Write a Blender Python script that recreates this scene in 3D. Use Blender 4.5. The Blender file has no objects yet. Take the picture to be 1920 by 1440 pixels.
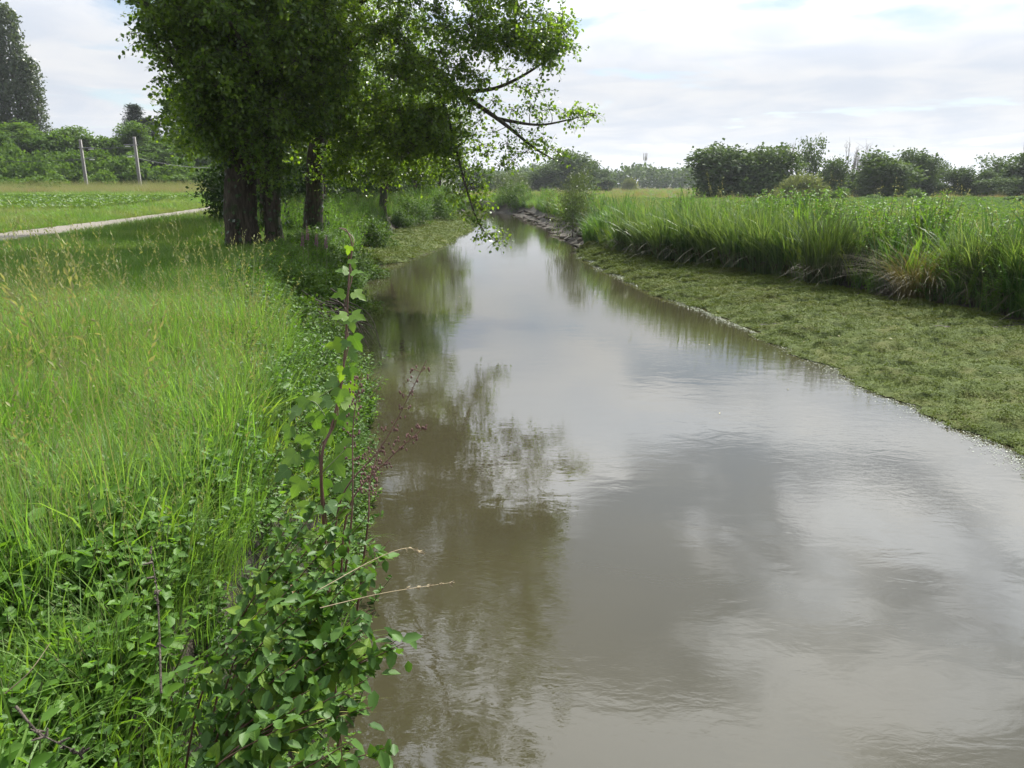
import bpy, math
import numpy as np
from mathutils import Vector, Matrix, Euler

# ------------------------------------------------------------------ camera, sky, sun, exposure
scene = bpy.context.scene
EYE = 3.0                      # camera height above the water, metres
PITCH = math.radians(15.0)     # looking down from the bridge
FPX = 1400.0                   # focal length in pixels of the 1920-wide photograph

cam_data = bpy.data.cameras.new("camera")
cam_data.sensor_width = 36.0
cam_data.lens = FPX / 1920.0 * 36.0
cam_data.clip_start = 0.05
cam_data.clip_end = 4000.0
cam = bpy.data.objects.new("camera", cam_data)
cam.location = (0.0, 0.0, EYE)
cam.rotation_euler = (math.radians(90.0) - PITCH, 0.0, 0.0)
scene.collection.objects.link(cam)
scene.camera = cam

SUN_AZ = math.radians(24.0)    # to the right of the view direction (+Y)
SUN_EL = math.radians(51.0)

world = bpy.data.worlds.new("World")
scene.world = world
world.use_nodes = True
wn, wl = world.node_tree.nodes, world.node_tree.links
wn.clear()


def wnode(t, **kw):
    n = wn.new(t)
    for k, v in kw.items():
        setattr(n, k, v)
    return n


def wmath(op, a, b=None, c=None, clamp=False):
    n = wn.new('ShaderNodeMath')
    n.operation = op
    n.use_clamp = clamp
    for i, v in enumerate((a, b, c)):
        if v is None:
            continue
        if isinstance(v, (int, float)):
            n.inputs[i].default_value = v
        else:
            wl.new(v, n.inputs[i])
    return n.outputs[0]


sky = wnode('ShaderNodeTexSky', sky_type='NISHITA', sun_disc=False, sun_elevation=SUN_EL,
            sun_rotation=SUN_AZ, altitude=100.0, air_density=1.0, dust_density=0.4, ozone_density=1.0)
bg_sky = wnode('ShaderNodeBackground')
bg_sky.inputs['Strength'].default_value = 0.07
wl.new(sky.outputs[0], bg_sky.inputs['Color'])
tc = wnode('ShaderNodeTexCoord')
sep = wnode('ShaderNodeSeparateXYZ')
wl.new(tc.outputs['Generated'], sep.inputs[0])
zc = wmath('ADD', wmath('MAXIMUM', sep.outputs['Z'], 0.0), 0.10)
cx = wmath('DIVIDE', sep.outputs['X'], zc)
cy = wmath('DIVIDE', sep.outputs['Y'], zc)
comb = wnode('ShaderNodeCombineXYZ')
wl.new(cx, comb.inputs[0])
wl.new(cy, comb.inputs[1])


def wnoise(scale, detail, rough, offset, dist=0.0):
    m = wnode('ShaderNodeMapping')
    m.inputs['Location'].default_value = offset
    m.inputs['Rotation'].default_value = (0, 0, 0.5)
    wl.new(comb.outputs[0], m.inputs['Vector'])
    n = wnode('ShaderNodeTexNoise')
    n.inputs['Scale'].default_value = scale
    n.inputs['Detail'].default_value = detail
    n.inputs['Roughness'].default_value = rough
    n.inputs['Distortion'].default_value = dist
    wl.new(m.outputs[0], n.inputs['Vector'])
    return n.outputs['Fac']


def wramp(v, lo, hi):
    n = wnode('ShaderNodeMapRange', interpolation_type='SMOOTHSTEP')
    n.inputs['From Min'].default_value = lo
    n.inputs['From Max'].default_value = hi
    wl.new(v, n.inputs['Value'])
    return n.outputs['Result']


n1 = wnoise(1.25, 8, 0.54, (3.97, 3.77, 0), 0.3)
n2 = wnoise(1.9, 5, 0.52, (7.1, 4.3, 0.0), 0.5)
cover = wramp(wmath('ADD', n1, wmath('MULTIPLY', wramp(sep.outputs['Z'], 0.34, 0.08), 0.105)), 0.41, 0.54)
bright = wramp(n2, 0.30, 0.72)
ccol = wnode('ShaderNodeMix', data_type='RGBA')
ccol.inputs['A'].default_value = (0.75, 0.805, 0.90, 1)
ccol.inputs['B'].default_value = (0.93, 0.94, 0.96, 1)
wl.new(bright, ccol.inputs['Factor'])
bg_cloud = wnode('ShaderNodeBackground')
# thin cloud scatters sunlight forward, so it grows brighter towards the sun
sdot = wnode('ShaderNodeVectorMath', operation='DOT_PRODUCT')
wl.new(tc.outputs['Generated'], sdot.inputs[0])
sdot.inputs[1].default_value = (math.sin(SUN_AZ) * math.cos(SUN_EL), math.cos(SUN_AZ) * math.cos(SUN_EL), math.sin(SUN_EL))
fwd = wmath('POWER', wmath('MAXIMUM', sdot.outputs['Value'], 0.0), 3.0)
fwd = wmath('MULTIPLY', fwd, wramp(sep.outputs['Z'], 0.10, 0.45))
wl.new(wmath('ADD', wmath('MULTIPLY', fwd, 3.4), 0.52), bg_cloud.inputs['Strength'])
wl.new(ccol.outputs['Result'], bg_cloud.inputs['Color'])
mixw = wnode('ShaderNodeMixShader')
wl.new(wmath('ADD', wmath('MULTIPLY', cover, 0.70), 0.28), mixw.inputs[0])
wl.new(bg_sky.outputs[0], mixw.inputs[1])
wl.new(bg_cloud.outputs[0], mixw.inputs[2])
wout = wnode('ShaderNodeOutputWorld')
wl.new(mixw.outputs[0], wout.inputs['Surface'])

sun_dir = Vector((math.sin(SUN_AZ) * math.cos(SUN_EL), math.cos(SUN_AZ) * math.cos(SUN_EL), math.sin(SUN_EL)))
sun_data = bpy.data.lights.new("sun", 'SUN')
sun_data.energy = 5.0
sun_data.angle = math.radians(0.9)
sun_data.color = (1.0, 0.955, 0.88)
sun = bpy.data.objects.new("sun", sun_data)
sun.rotation_euler = (-sun_dir).to_track_quat('-Z', 'Y').to_euler()
sun.location = (10, 10, 60)
scene.collection.objects.link(sun)

scene.view_settings.view_transform = 'Standard'
scene.view_settings.look = 'None'
scene.view_settings.gamma = 1.0
scene.view_settings.exposure = 0.80
scene.view_settings.use_curve_mapping = False
cy_ = scene.cycles
cy_.max_bounces = 4
cy_.diffuse_bounces = 2
cy_.glossy_bounces = 2
cy_.transmission_bounces = 3
cy_.volume_bounces = 0
cy_.transparent_max_bounces = 8
cy_.sample_clamp_indirect = 6.0
cy_.use_denoising = True
cy_.use_adaptive_sampling = True
cy_.adaptive_threshold = 0.02

# ------------------------------------------------------------------ helpers
CP, SP = math.cos(PITCH), math.sin(PITCH)


def ray(px, py):
    """direction (per unit of optical depth) of the photograph's point px, py"""
    u, v = (px - 960.0) / FPX, (py - 720.0) / FPX
    return np.array([u, CP - v * SP, -(SP + v * CP)])


def at(px, py, s):
    """world point at optical depth s metres"""
    return np.array([0, 0, EYE]) + ray(px, py) * s


def on(px, py, z):
    """world point on the level z"""
    d = ray(px, py)
    return np.array([0, 0, EYE]) + d * ((z - EYE) / d[2])


def unit(a):
    return a / np.maximum(np.linalg.norm(a, axis=-1, keepdims=True), 1e-9)


def _hash(ix, iy, seed):
    h = (ix.astype(np.int64) * 374761393 + iy.astype(np.int64) * 668265263 + seed * 1442695041) & 0xFFFFFFFF
    h = ((h ^ (h >> 13)) * 1274126177) & 0xFFFFFFFF
    return ((h ^ (h >> 16)) & 0xFFFF) / 65535.0


def vnoise(x, y, seed=0):
    x, y = np.asarray(x, float), np.asarray(y, float)
    ix, iy = np.floor(x), np.floor(y)
    fx, fy = x - ix, y - iy
    fx, fy = fx * fx * (3 - 2 * fx), fy * fy * (3 - 2 * fy)
    a, b = _hash(ix, iy, seed), _hash(ix + 1, iy, seed)
    c, d = _hash(ix, iy + 1, seed), _hash(ix + 1, iy + 1, seed)
    return (a * (1 - fx) + b * fx) * (1 - fy) + (c * (1 - fx) + d * fx) * fy


def fbm(x, y, seed=0, octv=4):
    t, amp, tot = 0.0, 1.0, 0.0
    for k in range(octv):
        t = t + amp * vnoise(x * 2 ** k, y * 2 ** k, seed + k)
        tot += amp
        amp *= 0.5
    return t / tot


class MB:
    """collects triangles and quads into one mesh"""

    def __init__(self):
        self.V, self.F, self.M, self.A, self.n = [], [], [], [], 0

    def add(self, V, F, mi=0, var=None):
        V = np.asarray(V, np.float32).reshape(-1, 3)
        F = np.asarray(F, np.int32)
        if len(F) == 0:
            return
        self.V.append(V)
        self.F.append(F + self.n)
        self.M.append(np.full(len(F), mi, np.int32))
        if var is None:
            var = np.full(len(V), 0.5, np.float32)
        self.A.append(np.broadcast_to(np.asarray(var, np.float32), (len(V),)))
        self.n += len(V)

    def mesh(self, name, mats, smooth=False):
        me = bpy.data.meshes.new(name)
        V = np.concatenate(self.V)
        idx = np.concatenate([f.ravel() for f in self.F])
        tot = np.concatenate([np.full(len(f), f.shape[1], np.int32) for f in self.F])
        start = np.concatenate([[0], np.cumsum(tot)[:-1]]).astype(np.int32)
        me.vertices.add(len(V))
        me.vertices.foreach_set('co', V.ravel())
        me.loops.add(len(idx))
        me.loops.foreach_set('vertex_index', idx.astype(np.int32))
        me.polygons.add(len(tot))
        me.polygons.foreach_set('loop_start', start)
        me.polygons.foreach_set('loop_total', tot)
        me.polygons.foreach_set('material_index', np.concatenate(self.M))
        if smooth:
            me.polygons.foreach_set('use_smooth', np.ones(len(tot), bool))
        for m in mats:
            me.materials.append(m)
        a = me.attributes.new('var', 'FLOAT', 'POINT')
        a.data.foreach_set('value', np.concatenate(self.A).astype(np.float32))
        me.update(calc_edges=True)
        me.validate()
        return me

    def obj(self, name, mats, parent=None, smooth=False):
        return link(name, self.mesh(name, mats, smooth), parent)


def link(name, data, parent=None):
    o = bpy.data.objects.new(name, data)
    scene.collection.objects.link(o)
    if parent is not None:
        o.parent = parent
    return o


def tag(o, label, cat=None, group=None, kind=None):
    o['label'] = label
    if cat:
        o['category'] = cat
    if group:
        o['group'] = group
    if kind:
        o['kind'] = kind
    return o


def thing(name, label, cat, loc=(0, 0, 0), group=None):
    o = link(name, None)
    o.empty_display_size = 0.2
    o.location = loc
    return tag(o, label, cat, group)


# leaf outlines: (along, across, lift) and faces
LEAF6 = (np.array([[0, 0, 0], [.30, .5, .07], [.70, .40, .02], [1, 0, -.14], [.70, -.40, .02], [.30, -.5, .07]]),
         np.array([[0, 1, 2, 3], [0, 3, 4, 5]]))
LEAF4 = (np.array([[0, 0, 0], [.5, .5, .08], [1, 0, -.06], [.5, -.5, .08]]), np.array([[0, 1, 2], [0, 2, 3]]))
LEAFQ = (np.array([[0, -.42, 0], [.5, .55, .1], [1, .35, -.08], [.75, -.5, .06]]), np.array([[0, 3, 2, 1]]))


def leaves(mb, pos, d, nrm, L, W, tmpl=LEAF6, mi=0, var=None):
    """a batch of leaves; d along the leaf, nrm its upper face"""
    T, F = tmpl
    n = len(pos)
    d = unit(np.asarray(d, float))
    r = unit(np.cross(d, nrm))
    nn = np.cross(r, d)
    L = np.broadcast_to(np.asarray(L, float), (n,))[:, None, None]
    W = np.broadcast_to(np.asarray(W, float), (n,))[:, None, None]
    V = (pos[:, None, :] + L * T[None, :, 0:1] * d[:, None, :] + L * W * T[None, :, 1:2] * r[:, None, :]
         + L * T[None, :, 2:3] * nn[:, None, :])
    k = len(T)
    FF = (F[None] + (np.arange(n) * k)[:, None, None]).reshape(-1, F.shape[1])
    vv = None if var is None else np.repeat(var, k)
    mb.add(V.reshape(-1, 3), FF, mi, vv)


def tube(mb, P, R, sides=6, mi=0, var=0.5, cap=True):
    P = np.asarray(P, float)
    n = len(P)
    R = np.broadcast_to(np.asarray(R, float), (n,))
    t = unit(np.gradient(P, axis=0))
    ref = np.where(np.abs(t[:, 2:3]) > .9, np.array([[1.0, 0, 0]]), np.array([[0, 0, 1.0]]))
    a = unit(np.cross(t, ref))
    for i in range(1, n):
        a[i] = unit(a[i - 1] - t[i] * np.dot(a[i - 1], t[i]))
    b = np.cross(t, a)
    ang = np.arange(sides) * 2 * math.pi / sides
    V = P[:, None] + R[:, None, None] * (np.cos(ang)[None, :, None] * a[:, None] + np.sin(ang)[None, :, None] * b[:, None])
    i, j = np.meshgrid(np.arange(n - 1), np.arange(sides), indexing='ij')
    j2 = (j + 1) % sides
    F = np.stack([i * sides + j, i * sides + j2, (i + 1) * sides + j2, (i + 1) * sides + j], -1).reshape(-1, 4)
    mb.add(V.reshape(-1, 3), F, mi, np.full(n * sides, var))
    if cap and sides >= 4:
        c = np.array([[0, k, k + 1] for k in range(1, sides - 1)])
        mb.add(V[-1], c, mi, np.full(sides, var))


def blades(mb, rng, base, h, w, az, bend, segs=4, mi=0, var=None, droop=0.0, twist=None):
    """arched grass blades as tapering folded ribbons"""
    n = len(base)
    h, w, az, bend = [np.broadcast_to(np.asarray(q, float), (n,)) for q in (h, w, az, bend)]
    t = np.linspace(0, 1, segs + 1)
    ld = np.stack([np.cos(az), np.sin(az), np.zeros(n)], -1)
    up = t[None] - (0.42 * bend[:, None] + droop) * t[None] ** 2.2
    out = bend[:, None] * t[None] ** 1.8 * 0.95
    C = base[:, None, :] + h[:, None, None] * out[..., None] * ld[:, None, :]
    C[..., 2] += h[:, None] * up
    sa = az + math.pi / 2 + (rng.uniform(-.9, .9, n) if twist is None else twist)
    sd = np.stack([np.cos(sa), np.sin(sa), np.zeros(n)], -1)
    wid = w[:, None] * np.clip(np.minimum(.65 + 1.6 * t, 1.0) * (1 - t ** 2.4), .04, 1)
    V = np.stack([C - sd[:, None] * wid[..., None] * .5, C + sd[:, None] * wid[..., None] * .5], 2)
    k = 2 * (segs + 1)
    f = np.array([[2 * i, 2 * i + 1, 2 * i + 3, 2 * i + 2] for i in range(segs)])
    F = (f[None] + (np.arange(n) * k)[:, None, None]).reshape(-1, 4)
    mb.add(V.reshape(-1, 3), F, mi, None if var is None else np.repeat(var, k))
    return C[:, -1], C[:, -2]


# ------------------------------------------------------------------ materials
def newmat(name):
    m = bpy.data.materials.new(name)
    m.use_nodes = True
    m.node_tree.nodes.clear()
    return m, m.node_tree.nodes, m.node_tree.links


def out(m, n, l, sh, disp=None):
    o = n.new('ShaderNodeOutputMaterial')
    l.new(sh, o.inputs['Surface'])
    return m


def mixc(n, l, f, a, b, mode='MIX'):
    x = n.new('ShaderNodeMix')
    x.data_type = 'RGBA'
    x.blend_type = mode
    for key, v in (('Factor', f), ('A', a), ('B', b)):
        s = x.inputs[key]
        if key == 'Factor':
            s = x.inputs[0]
        else:
            s = x.inputs[6] if key == 'A' else x.inputs[7]
        if isinstance(v, (int, float)):
            s.default_value = v
        elif isinstance(v, tuple):
            s.default_value = (*v[:3], 1)
        else:
            l.new(v, s)
    return x.outputs[2]


def mth(n, l, op, a, b=None, clamp=False):
    x = n.new('ShaderNodeMath')
    x.operation = op
    x.use_clamp = clamp
    for i, v in enumerate((a, b)):
        if v is None:
            continue
        if isinstance(v, (int, float)):
            x.inputs[i].default_value = v
        else:
            l.new(v, x.inputs[i])
    return x.outputs[0]


def noise(n, l, scale, detail=4, rough=.55, vec=None, dist=0.0):
    x = n.new('ShaderNodeTexNoise')
    x.inputs['Scale'].default_value = scale
    x.inputs['Detail'].default_value = detail
    x.inputs['Roughness'].default_value = rough
    x.inputs['Distortion'].default_value = dist
    if vec is None:
        g = n.new('ShaderNodeNewGeometry')
        vec = g.outputs['Position']
    l.new(vec, x.inputs['Vector'])
    return x.outputs['Fac']


def rng_map(n, l, v, lo, hi, a=0.0, b=1.0):
    x = n.new('ShaderNodeMapRange')
    x.interpolation_type = 'SMOOTHSTEP'
    for k, q in (('From Min', lo), ('From Max', hi), ('To Min', a), ('To Max', b)):
        x.inputs[k].default_value = q
    l.new(v, x.inputs['Value'])
    return x.outputs[0]


def leafmat(name, dark, light, trans=.35, rough=.45, spec=.35, patch=None, patch_scale=.5, wr=.35, tint=(1.25, 1.2, .55)):
    """foliage: colour differs from leaf to leaf and from plant to plant; light shines through"""
    m, n, l = newmat(name)
    at_ = n.new('ShaderNodeAttribute')
    at_.attribute_name = 'var'
    oi = n.new('ShaderNodeObjectInfo')
    f = mth(n, l, 'ADD', mth(n, l, 'MULTIPLY', at_.outputs['Fac'], 1 - wr), mth(n, l, 'MULTIPLY', oi.outputs['Random'], wr), True)
    c = mixc(n, l, f, dark, light)
    if patch is not None:
        pf = rng_map(n, l, noise(n, l, patch_scale, 3), .45, .66)
        c = mixc(n, l, mth(n, l, 'MULTIPLY', pf, .75), c, patch)
    p = n.new('ShaderNodeBsdfPrincipled')
    l.new(c, p.inputs['Base Color'])
    p.inputs['Roughness'].default_value = rough
    p.inputs['Specular IOR Level'].default_value = spec
    if trans <= 0:
        return out(m, n, l, p.outputs[0])
    t = n.new('ShaderNodeBsdfTranslucent')
    l.new(mixc(n, l, 1.0, c, tint, 'MULTIPLY'), t.inputs['Color'])
    mx = n.new('ShaderNodeMixShader')
    mx.inputs[0].default_value = trans
    l.new(p.outputs[0], mx.inputs[1])
    l.new(t.outputs[0], mx.inputs[2])
    return out(m, n, l, mx.outputs[0])


def earthmat(name, a, b, c=None, scale=3.0, bump=.4, rough=.95, bscale=20.0, spec=.2):
    m, n, l = newmat(name)
    col = mixc(n, l, rng_map(n, l, noise(n, l, scale, 6), .35, .65), a, b)
    if c is not None:
        col = mixc(n, l, rng_map(n, l, noise(n, l, scale * .27, 5), .48, .62), col, c)
    p = n.new('ShaderNodeBsdfPrincipled')
    l.new(col, p.inputs['Base Color'])
    p.inputs['Roughness'].default_value = rough
    p.inputs['Specular IOR Level'].default_value = spec
    bp = n.new('ShaderNodeBump')
    bp.inputs['Strength'].default_value = bump
    bp.inputs['Distance'].default_value = .05
    l.new(noise(n, l, bscale, 6, .65), bp.inputs['Height'])
    l.new(bp.outputs[0], p.inputs['Normal'])
    return out(m, n, l, p.outputs[0])


def barkmat(name, a, b, scale=6.0):
    m, n, l = newmat(name)
    g = n.new('ShaderNodeNewGeometry')
    mp = n.new('ShaderNodeMapping')
    mp.inputs['Scale'].default_value = (1, 1, .16)
    l.new(g.outputs['Position'], mp.inputs['Vector'])
    f = noise(n, l, scale * 3, 6, .7, mp.outputs[0], .4)
    col = mixc(n, l, rng_map(n, l, f, .35, .65), a, b)
    col = mixc(n, l, rng_map(n, l, noise(n, l, 1.6, 4), .52, .7), col, (.035, .055, .02))
    p = n.new('ShaderNodeBsdfPrincipled')
    l.new(col, p.inputs['Base Color'])
    p.inputs['Roughness'].default_value = .9
    p.inputs['Specular IOR Level'].default_value = .2
    bp = n.new('ShaderNodeBump')
    bp.inputs['Strength'].default_value = .9
    bp.inputs['Distance'].default_value = .04
    l.new(f, bp.inputs['Height'])
    l.new(bp.outputs[0], p.inputs['Normal'])
    return out(m, n, l, p.outputs[0])


def plainmat(name, col, rough=.6, metal=0.0, var=.25):
    m, n, l = newmat(name)
    c = mixc(n, l, rng_map(n, l, noise(n, l, 7.0, 5), .3, .7), tuple(x * (1 - var) for x in col), tuple(min(1, x * (1 + var)) for x in col))
    p = n.new('ShaderNodeBsdfPrincipled')
    l.new(c, p.inputs['Base Color'])
    p.inputs['Roughness'].default_value = rough
    p.inputs['Metallic'].default_value = metal
    return out(m, n, l, p.outputs[0])


# ------------------------------------------------------------------ scattering real meshes over a surface (uncountable cover only)
_scatter_count = [0]


def scatter(name, label, protos, pts, yaw, scale, idx, tilt=None, cat=None):
    """one object that repeats the prototype meshes over points"""
    _scatter_count[0] += 1
    col = bpy.data.collections.new("cover_%02d" % _scatter_count[0])
    for i, me in enumerate(protos):
        o = bpy.data.objects.new("cover_%02d_%02d" % (_scatter_count[0], i), me)
        col.objects.link(o)
    n = len(pts)
    me = bpy.data.meshes.new(name)
    me.vertices.add(n)
    me.vertices.foreach_set('co', np.asarray(pts, np.float32).ravel())
    rot = np.zeros((n, 3), np.float32)
    rot[:, 2] = yaw
    if tilt is not None:
        rot[:, :2] = tilt
    a = me.attributes.new('rot', 'FLOAT_VECTOR', 'POINT')
    a.data.foreach_set('vector', rot.ravel())
    sc = np.asarray(scale, np.float32)
    if sc.ndim == 1:
        sc = np.repeat(sc[:, None], 3, 1)
    a = me.attributes.new('scl', 'FLOAT_VECTOR', 'POINT')
    a.data.foreach_set('vector', np.ascontiguousarray(sc, np.float32).ravel())
    a = me.attributes.new('pick', 'INT', 'POINT')
    a.data.foreach_set('value', np.asarray(idx, np.int32))
    me.update()
    o = link(name, me)
    ng = bpy.data.node_groups.new(name, 'GeometryNodeTree')
    ng.interface.new_socket('Geometry', in_out='INPUT', socket_type='NodeSocketGeometry')
    ng.interface.new_socket('Geometry', in_out='OUTPUT', socket_type='NodeSocketGeometry')
    N, L = ng.nodes, ng.links
    gi, go = N.new('NodeGroupInput'), N.new('NodeGroupOutput')
    ci = N.new('GeometryNodeCollectionInfo')
    ci.inputs['Collection'].default_value = col
    ci.inputs['Separate Children'].default_value = True
    ci.inputs['Reset Children'].default_value = True
    ip = N.new('GeometryNodeInstanceOnPoints')
    ip.inputs['Pick Instance'].default_value = True

    def named(k, t):
        q = N.new('GeometryNodeInputNamedAttribute')
        q.data_type = t
        q.inputs['Name'].default_value = k
        return q.outputs[0]
    e2r = N.new('FunctionNodeEulerToRotation')
    L.new(named('rot', 'FLOAT_VECTOR'), e2r.inputs[0])
    L.new(gi.outputs[0], ip.inputs['Points'])
    L.new(ci.outputs[0], ip.inputs['Instance'])
    L.new(named('pick', 'INT'), ip.inputs['Instance Index'])
    L.new(e2r.outputs[0], ip.inputs['Rotation'])
    L.new(named('scl', 'FLOAT_VECTOR'), ip.inputs['Scale'])
    L.new(ip.outputs[0], go.inputs[0])
    md = o.modifiers.new('cover', 'NODES')
    md.node_group = ng
    o['kind'] = 'stuff'
    o['label'] = label
    if cat:
        o['category'] = cat
    return o

# ------------------------------------------------------------------ the land: banks, channel, fields, embankment
K = lambda *p: (np.array([a for a, b in p], float), np.array([b for a, b in p], float))
XL_ = K((-8, -.8), (0, -.85), (3.3, -1.0), (4.5, -1.15), (7.3, -1.6), (10.3, -2.15), (13.5, -3.15), (16.9, -3.9), (23.4, -4.7),
        (28.5, -5.4), (30, -4.5), (36.6, -3.6), (46.4, -2.95), (63.5, -2.9), (78, -3.2), (84, -6), (90, -12), (96, -20), (2000, -20))
XU_ = K((-8, -.92), (0, -.97), (3.3, -1.12), (4.5, -1.27), (7.3, -1.75), (10.3, -2.33), (13.5, -3.5), (16.9, -4.1), (23.4, -4.9),
        (28.5, -5.7), (34, -7.2), (41, -7.6), (56, -6.4), (70, -5.2), (78, -4.6), (84, -6.6), (90, -12.6), (96, -20.6), (2000, -20.6))
XC_ = K((-8, -1.3), (0, -1.3), (2, -1.35), (4, -1.65), (6.7, -2.2), (11.6, -4.0), (13.5, -4.6), (17, -5.0), (23, -5.8), (28, -6.7),
        (34, -8.2), (41, -8.6), (56, -7.6), (70, -6.4), (78, -6.0), (84, -8), (90, -14), (96, -22), (2000, -22))
XR_ = K((-8, 6.4), (0, 6.2), (7.9, 5.8), (10.2, 5.6), (13.5, 5.3), (18.5, 4.6), (24.9, 3.72), (32, 3.08), (42, 2.96), (55.6, 2.3),
        (70.6, 1.0), (81, -.5), (86, -3), (92, -8), (96, -12), (2000, -12))
XM_ = K((-8, 12.3), (0, 12), (10, 11), (14.6, 10), (17.4, 9.3), (19.9, 8.1), (23, 7.2), (26.2, 5.8), (29.4, 4.7), (32.8, 3.8),
        (36, 3.35), (42, 3.3), (55.6, 2.65), (70.6, 1.4), (81, -.1), (86, -2.6), (92, -7.6), (96, -11.6), (2000, -11.6))
XB_ = K((-8, 15), (0, 14.7), (10, 13.6), (17.4, 12), (23, 9.8), (29.4, 7.2), (36, 4.9), (42, 4.6), (55.6, 3.8), (70.6, 2.5), (81, 1.0),
        (86, -1.5), (92, -6.4), (96, -10.4), (2000, -10.4))
TR_ = K((-10, -13.6), (24.5, -16.6), (50, -19.4), (100, -24.5), (140, -29))
fx = lambda k, y: np.interp(y, k[0], k[1])
TRACK_W = 3.1


def gz(x, y, rough=True):
    """height of the ground"""
    x, y = np.broadcast_arrays(np.asarray(x, float), np.asarray(y, float))
    xl, xu, xc, xr, xm, xb = [fx(k, y) for k in (XL_, XU_, XC_, XR_, XM_, XB_)]
    t = np.clip((y - 35) / 65, 0, 1)
    left = 1.3 + .7 * t * t * (3 - 2 * t)
    e = np.clip((y - (105 + (x + 75) * .57)) / 15, 0, 1)
    left = left + 6.5 * e * e * (3 - 2 * e) * np.clip((-x - 22) / 14, 0, 1)
    right = np.full_like(x, .98)
    ch = 1 - np.clip((y - 92) / 4, 0, 1)
    zu = np.interp(y, [0, 26, 29, 76, 82, 100], [.22, .22, .30, .30, .2, .2])
    zm = np.interp(y, [0, 30, 36, 100], [.38, .38, .12, .12])
    z = np.where(x < xc, left, 0.0)
    seg = [(xc, left * 0 + 1.3, xu, zu), (xu, zu, xl, -.02), (xl, -.02, xl + 1.1, -.8), (xl + 1.1, -.8, xr - 1.1, -.8),
           (xr - 1.1, -.8, xr, -.02), (xr, -.02, xm, zm), (xm, zm, xb, 1.1), (xb, 1.1, xb + 4, right)]
    for x0, z0, x1, z1 in seg:
        k = np.clip((x - x0) / np.maximum(x1 - x0, 1e-4), 0, 1)
        z = np.where((x >= x0) & (x < x1), z0 + (z1 - z0) * k, z)
    z = np.where(x >= xb + 4, right, z)
    inch = (x > xc) & (x < xb)
    z = np.where(inch, 1.25 + (z - 1.25) * ch, z)
    if rough:
        near = np.clip(np.abs(x - fx(TR_, y)) - TRACK_W * .5 - .2, 0, 1)
        amp = np.where((x < xc) | (x > xb), .16, np.where((x > xm) | (x < xu), .14, .0))
        z = z + amp * near * (fbm(x * .45 + 31, y * .45 + 17, 3, 4) - .5)
    return z


def near_track(x, y, pad=0.0):
    return np.abs(x - fx(TR_, y)) < TRACK_W * .5 + pad


soil = earthmat('meadow soil', (.040, .052, .020), (.060, .072, .026), (.075, .065, .038), 1.1, .6, .95, 14)
mud = earthmat('bank mud', (.034, .029, .020), (.058, .049, .034), (.028, .026, .017), 2.5, .8, .8, 12)
ys = np.concatenate([np.arange(-8, 34, .35), np.arange(34, 100, .8), np.arange(100, 150, 2.0), np.arange(150, 420, 18), [500, 700, 1000, 1500, 2500]])
rows = []
for y in ys:
    xl, xu, xc, xr, xm, xb = [float(fx(k, y)) for k in (XL_, XU_, XC_, XR_, XM_, XB_)]
    xs = np.concatenate([[-2500, -1200, -600, -300, -200], np.linspace(-140, xc - 5, 60), np.linspace(xc - 4.5, xc, 10), np.linspace(xc, xu, 6)[1:],
                         np.linspace(xu, xl, 5)[1:], [xl + .5, xl + 1.1], [xr - 1.1, xr - .5], np.linspace(xr, xm, 7), np.linspace(xm, xb, 8)[1:],
                         np.linspace(xb, xb + 4, 6)[1:], np.linspace(xb + 5, xb + 130, 30), [250, 500, 1200, 2500]])
    rows.append(xs)
X = np.array(rows)
Y = np.repeat(ys[:, None], X.shape[1], 1)
Z = gz(X, Y)
nr, nc = X.shape
i, j = np.meshgrid(np.arange(nr - 1), np.arange(nc - 1), indexing='ij')
F = np.stack([i * nc + j, i * nc + j + 1, (i + 1) * nc + j + 1, (i + 1) * nc + j], -1).reshape(-1, 4)
b = MB()
midx = .25 * (X[:-1, :-1] + X[1:, :-1] + X[:-1, 1:] + X[1:, 1:])
midy = .5 * (Y[:-1, :-1] + Y[1:, 1:])
inch = ((midx > fx(XC_, midy)) & (midx < fx(XB_, midy)) & (midy < 98)).reshape(-1)
V = np.stack([X, Y, Z], -1).reshape(-1, 3)
b.add(V, F[~inch], 0)
b.V.append(np.zeros((0, 3), np.float32)); b.A.append(np.zeros(0, np.float32))
b.F.append(F[inch].astype(np.int32)); b.M.append(np.ones(int(inch.sum()), np.int32))
ground = tag(b.obj('ground', [soil, mud], smooth=True), 'meadow and earth banks on both sides of the canal', kind='structure')

# ---- gravel track on the far side of the meadow
m, n, l = newmat('gravel')
g1 = noise(n, l, 28, 6, .7)
c = mixc(n, l, rng_map(n, l, g1, .3, .7), (.115, .10, .08), (.235, .21, .175))
c = mixc(n, l, rng_map(n, l, noise(n, l, .9, 4), .42, .62), c, (.16, .145, .11))
p = n.new('ShaderNodeBsdfPrincipled')
l.new(c, p.inputs['Base Color'])
p.inputs['Roughness'].default_value = .95
bp = n.new('ShaderNodeBump'); bp.inputs['Strength'].default_value = .7; bp.inputs['Distance'].default_value = .03
l.new(noise(n, l, 45, 5, .7), bp.inputs['Height']); l.new(bp.outputs[0], p.inputs['Normal'])
gravel = out(m, n, l, p.outputs[0])
ty = np.arange(-8, 130, .8)
b = MB()
tv = []
for y in ty:
    xc = float(fx(TR_, y))
    for k in np.linspace(-1, 1, 9):
        x = xc + k * (TRACK_W * .5 + .18 * (vnoise(y * .7, k * 3.0, 9) - .5) * 2)
        tv.append((x, y, float(gz(x, y, False)) + .02 - .035 * math.exp(-((abs(k) - .5) / .18) ** 2) * .4 + .012 * (1 - abs(k))))
i, j = np.meshgrid(np.arange(len(ty) - 1), np.arange(8), indexing='ij')
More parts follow.
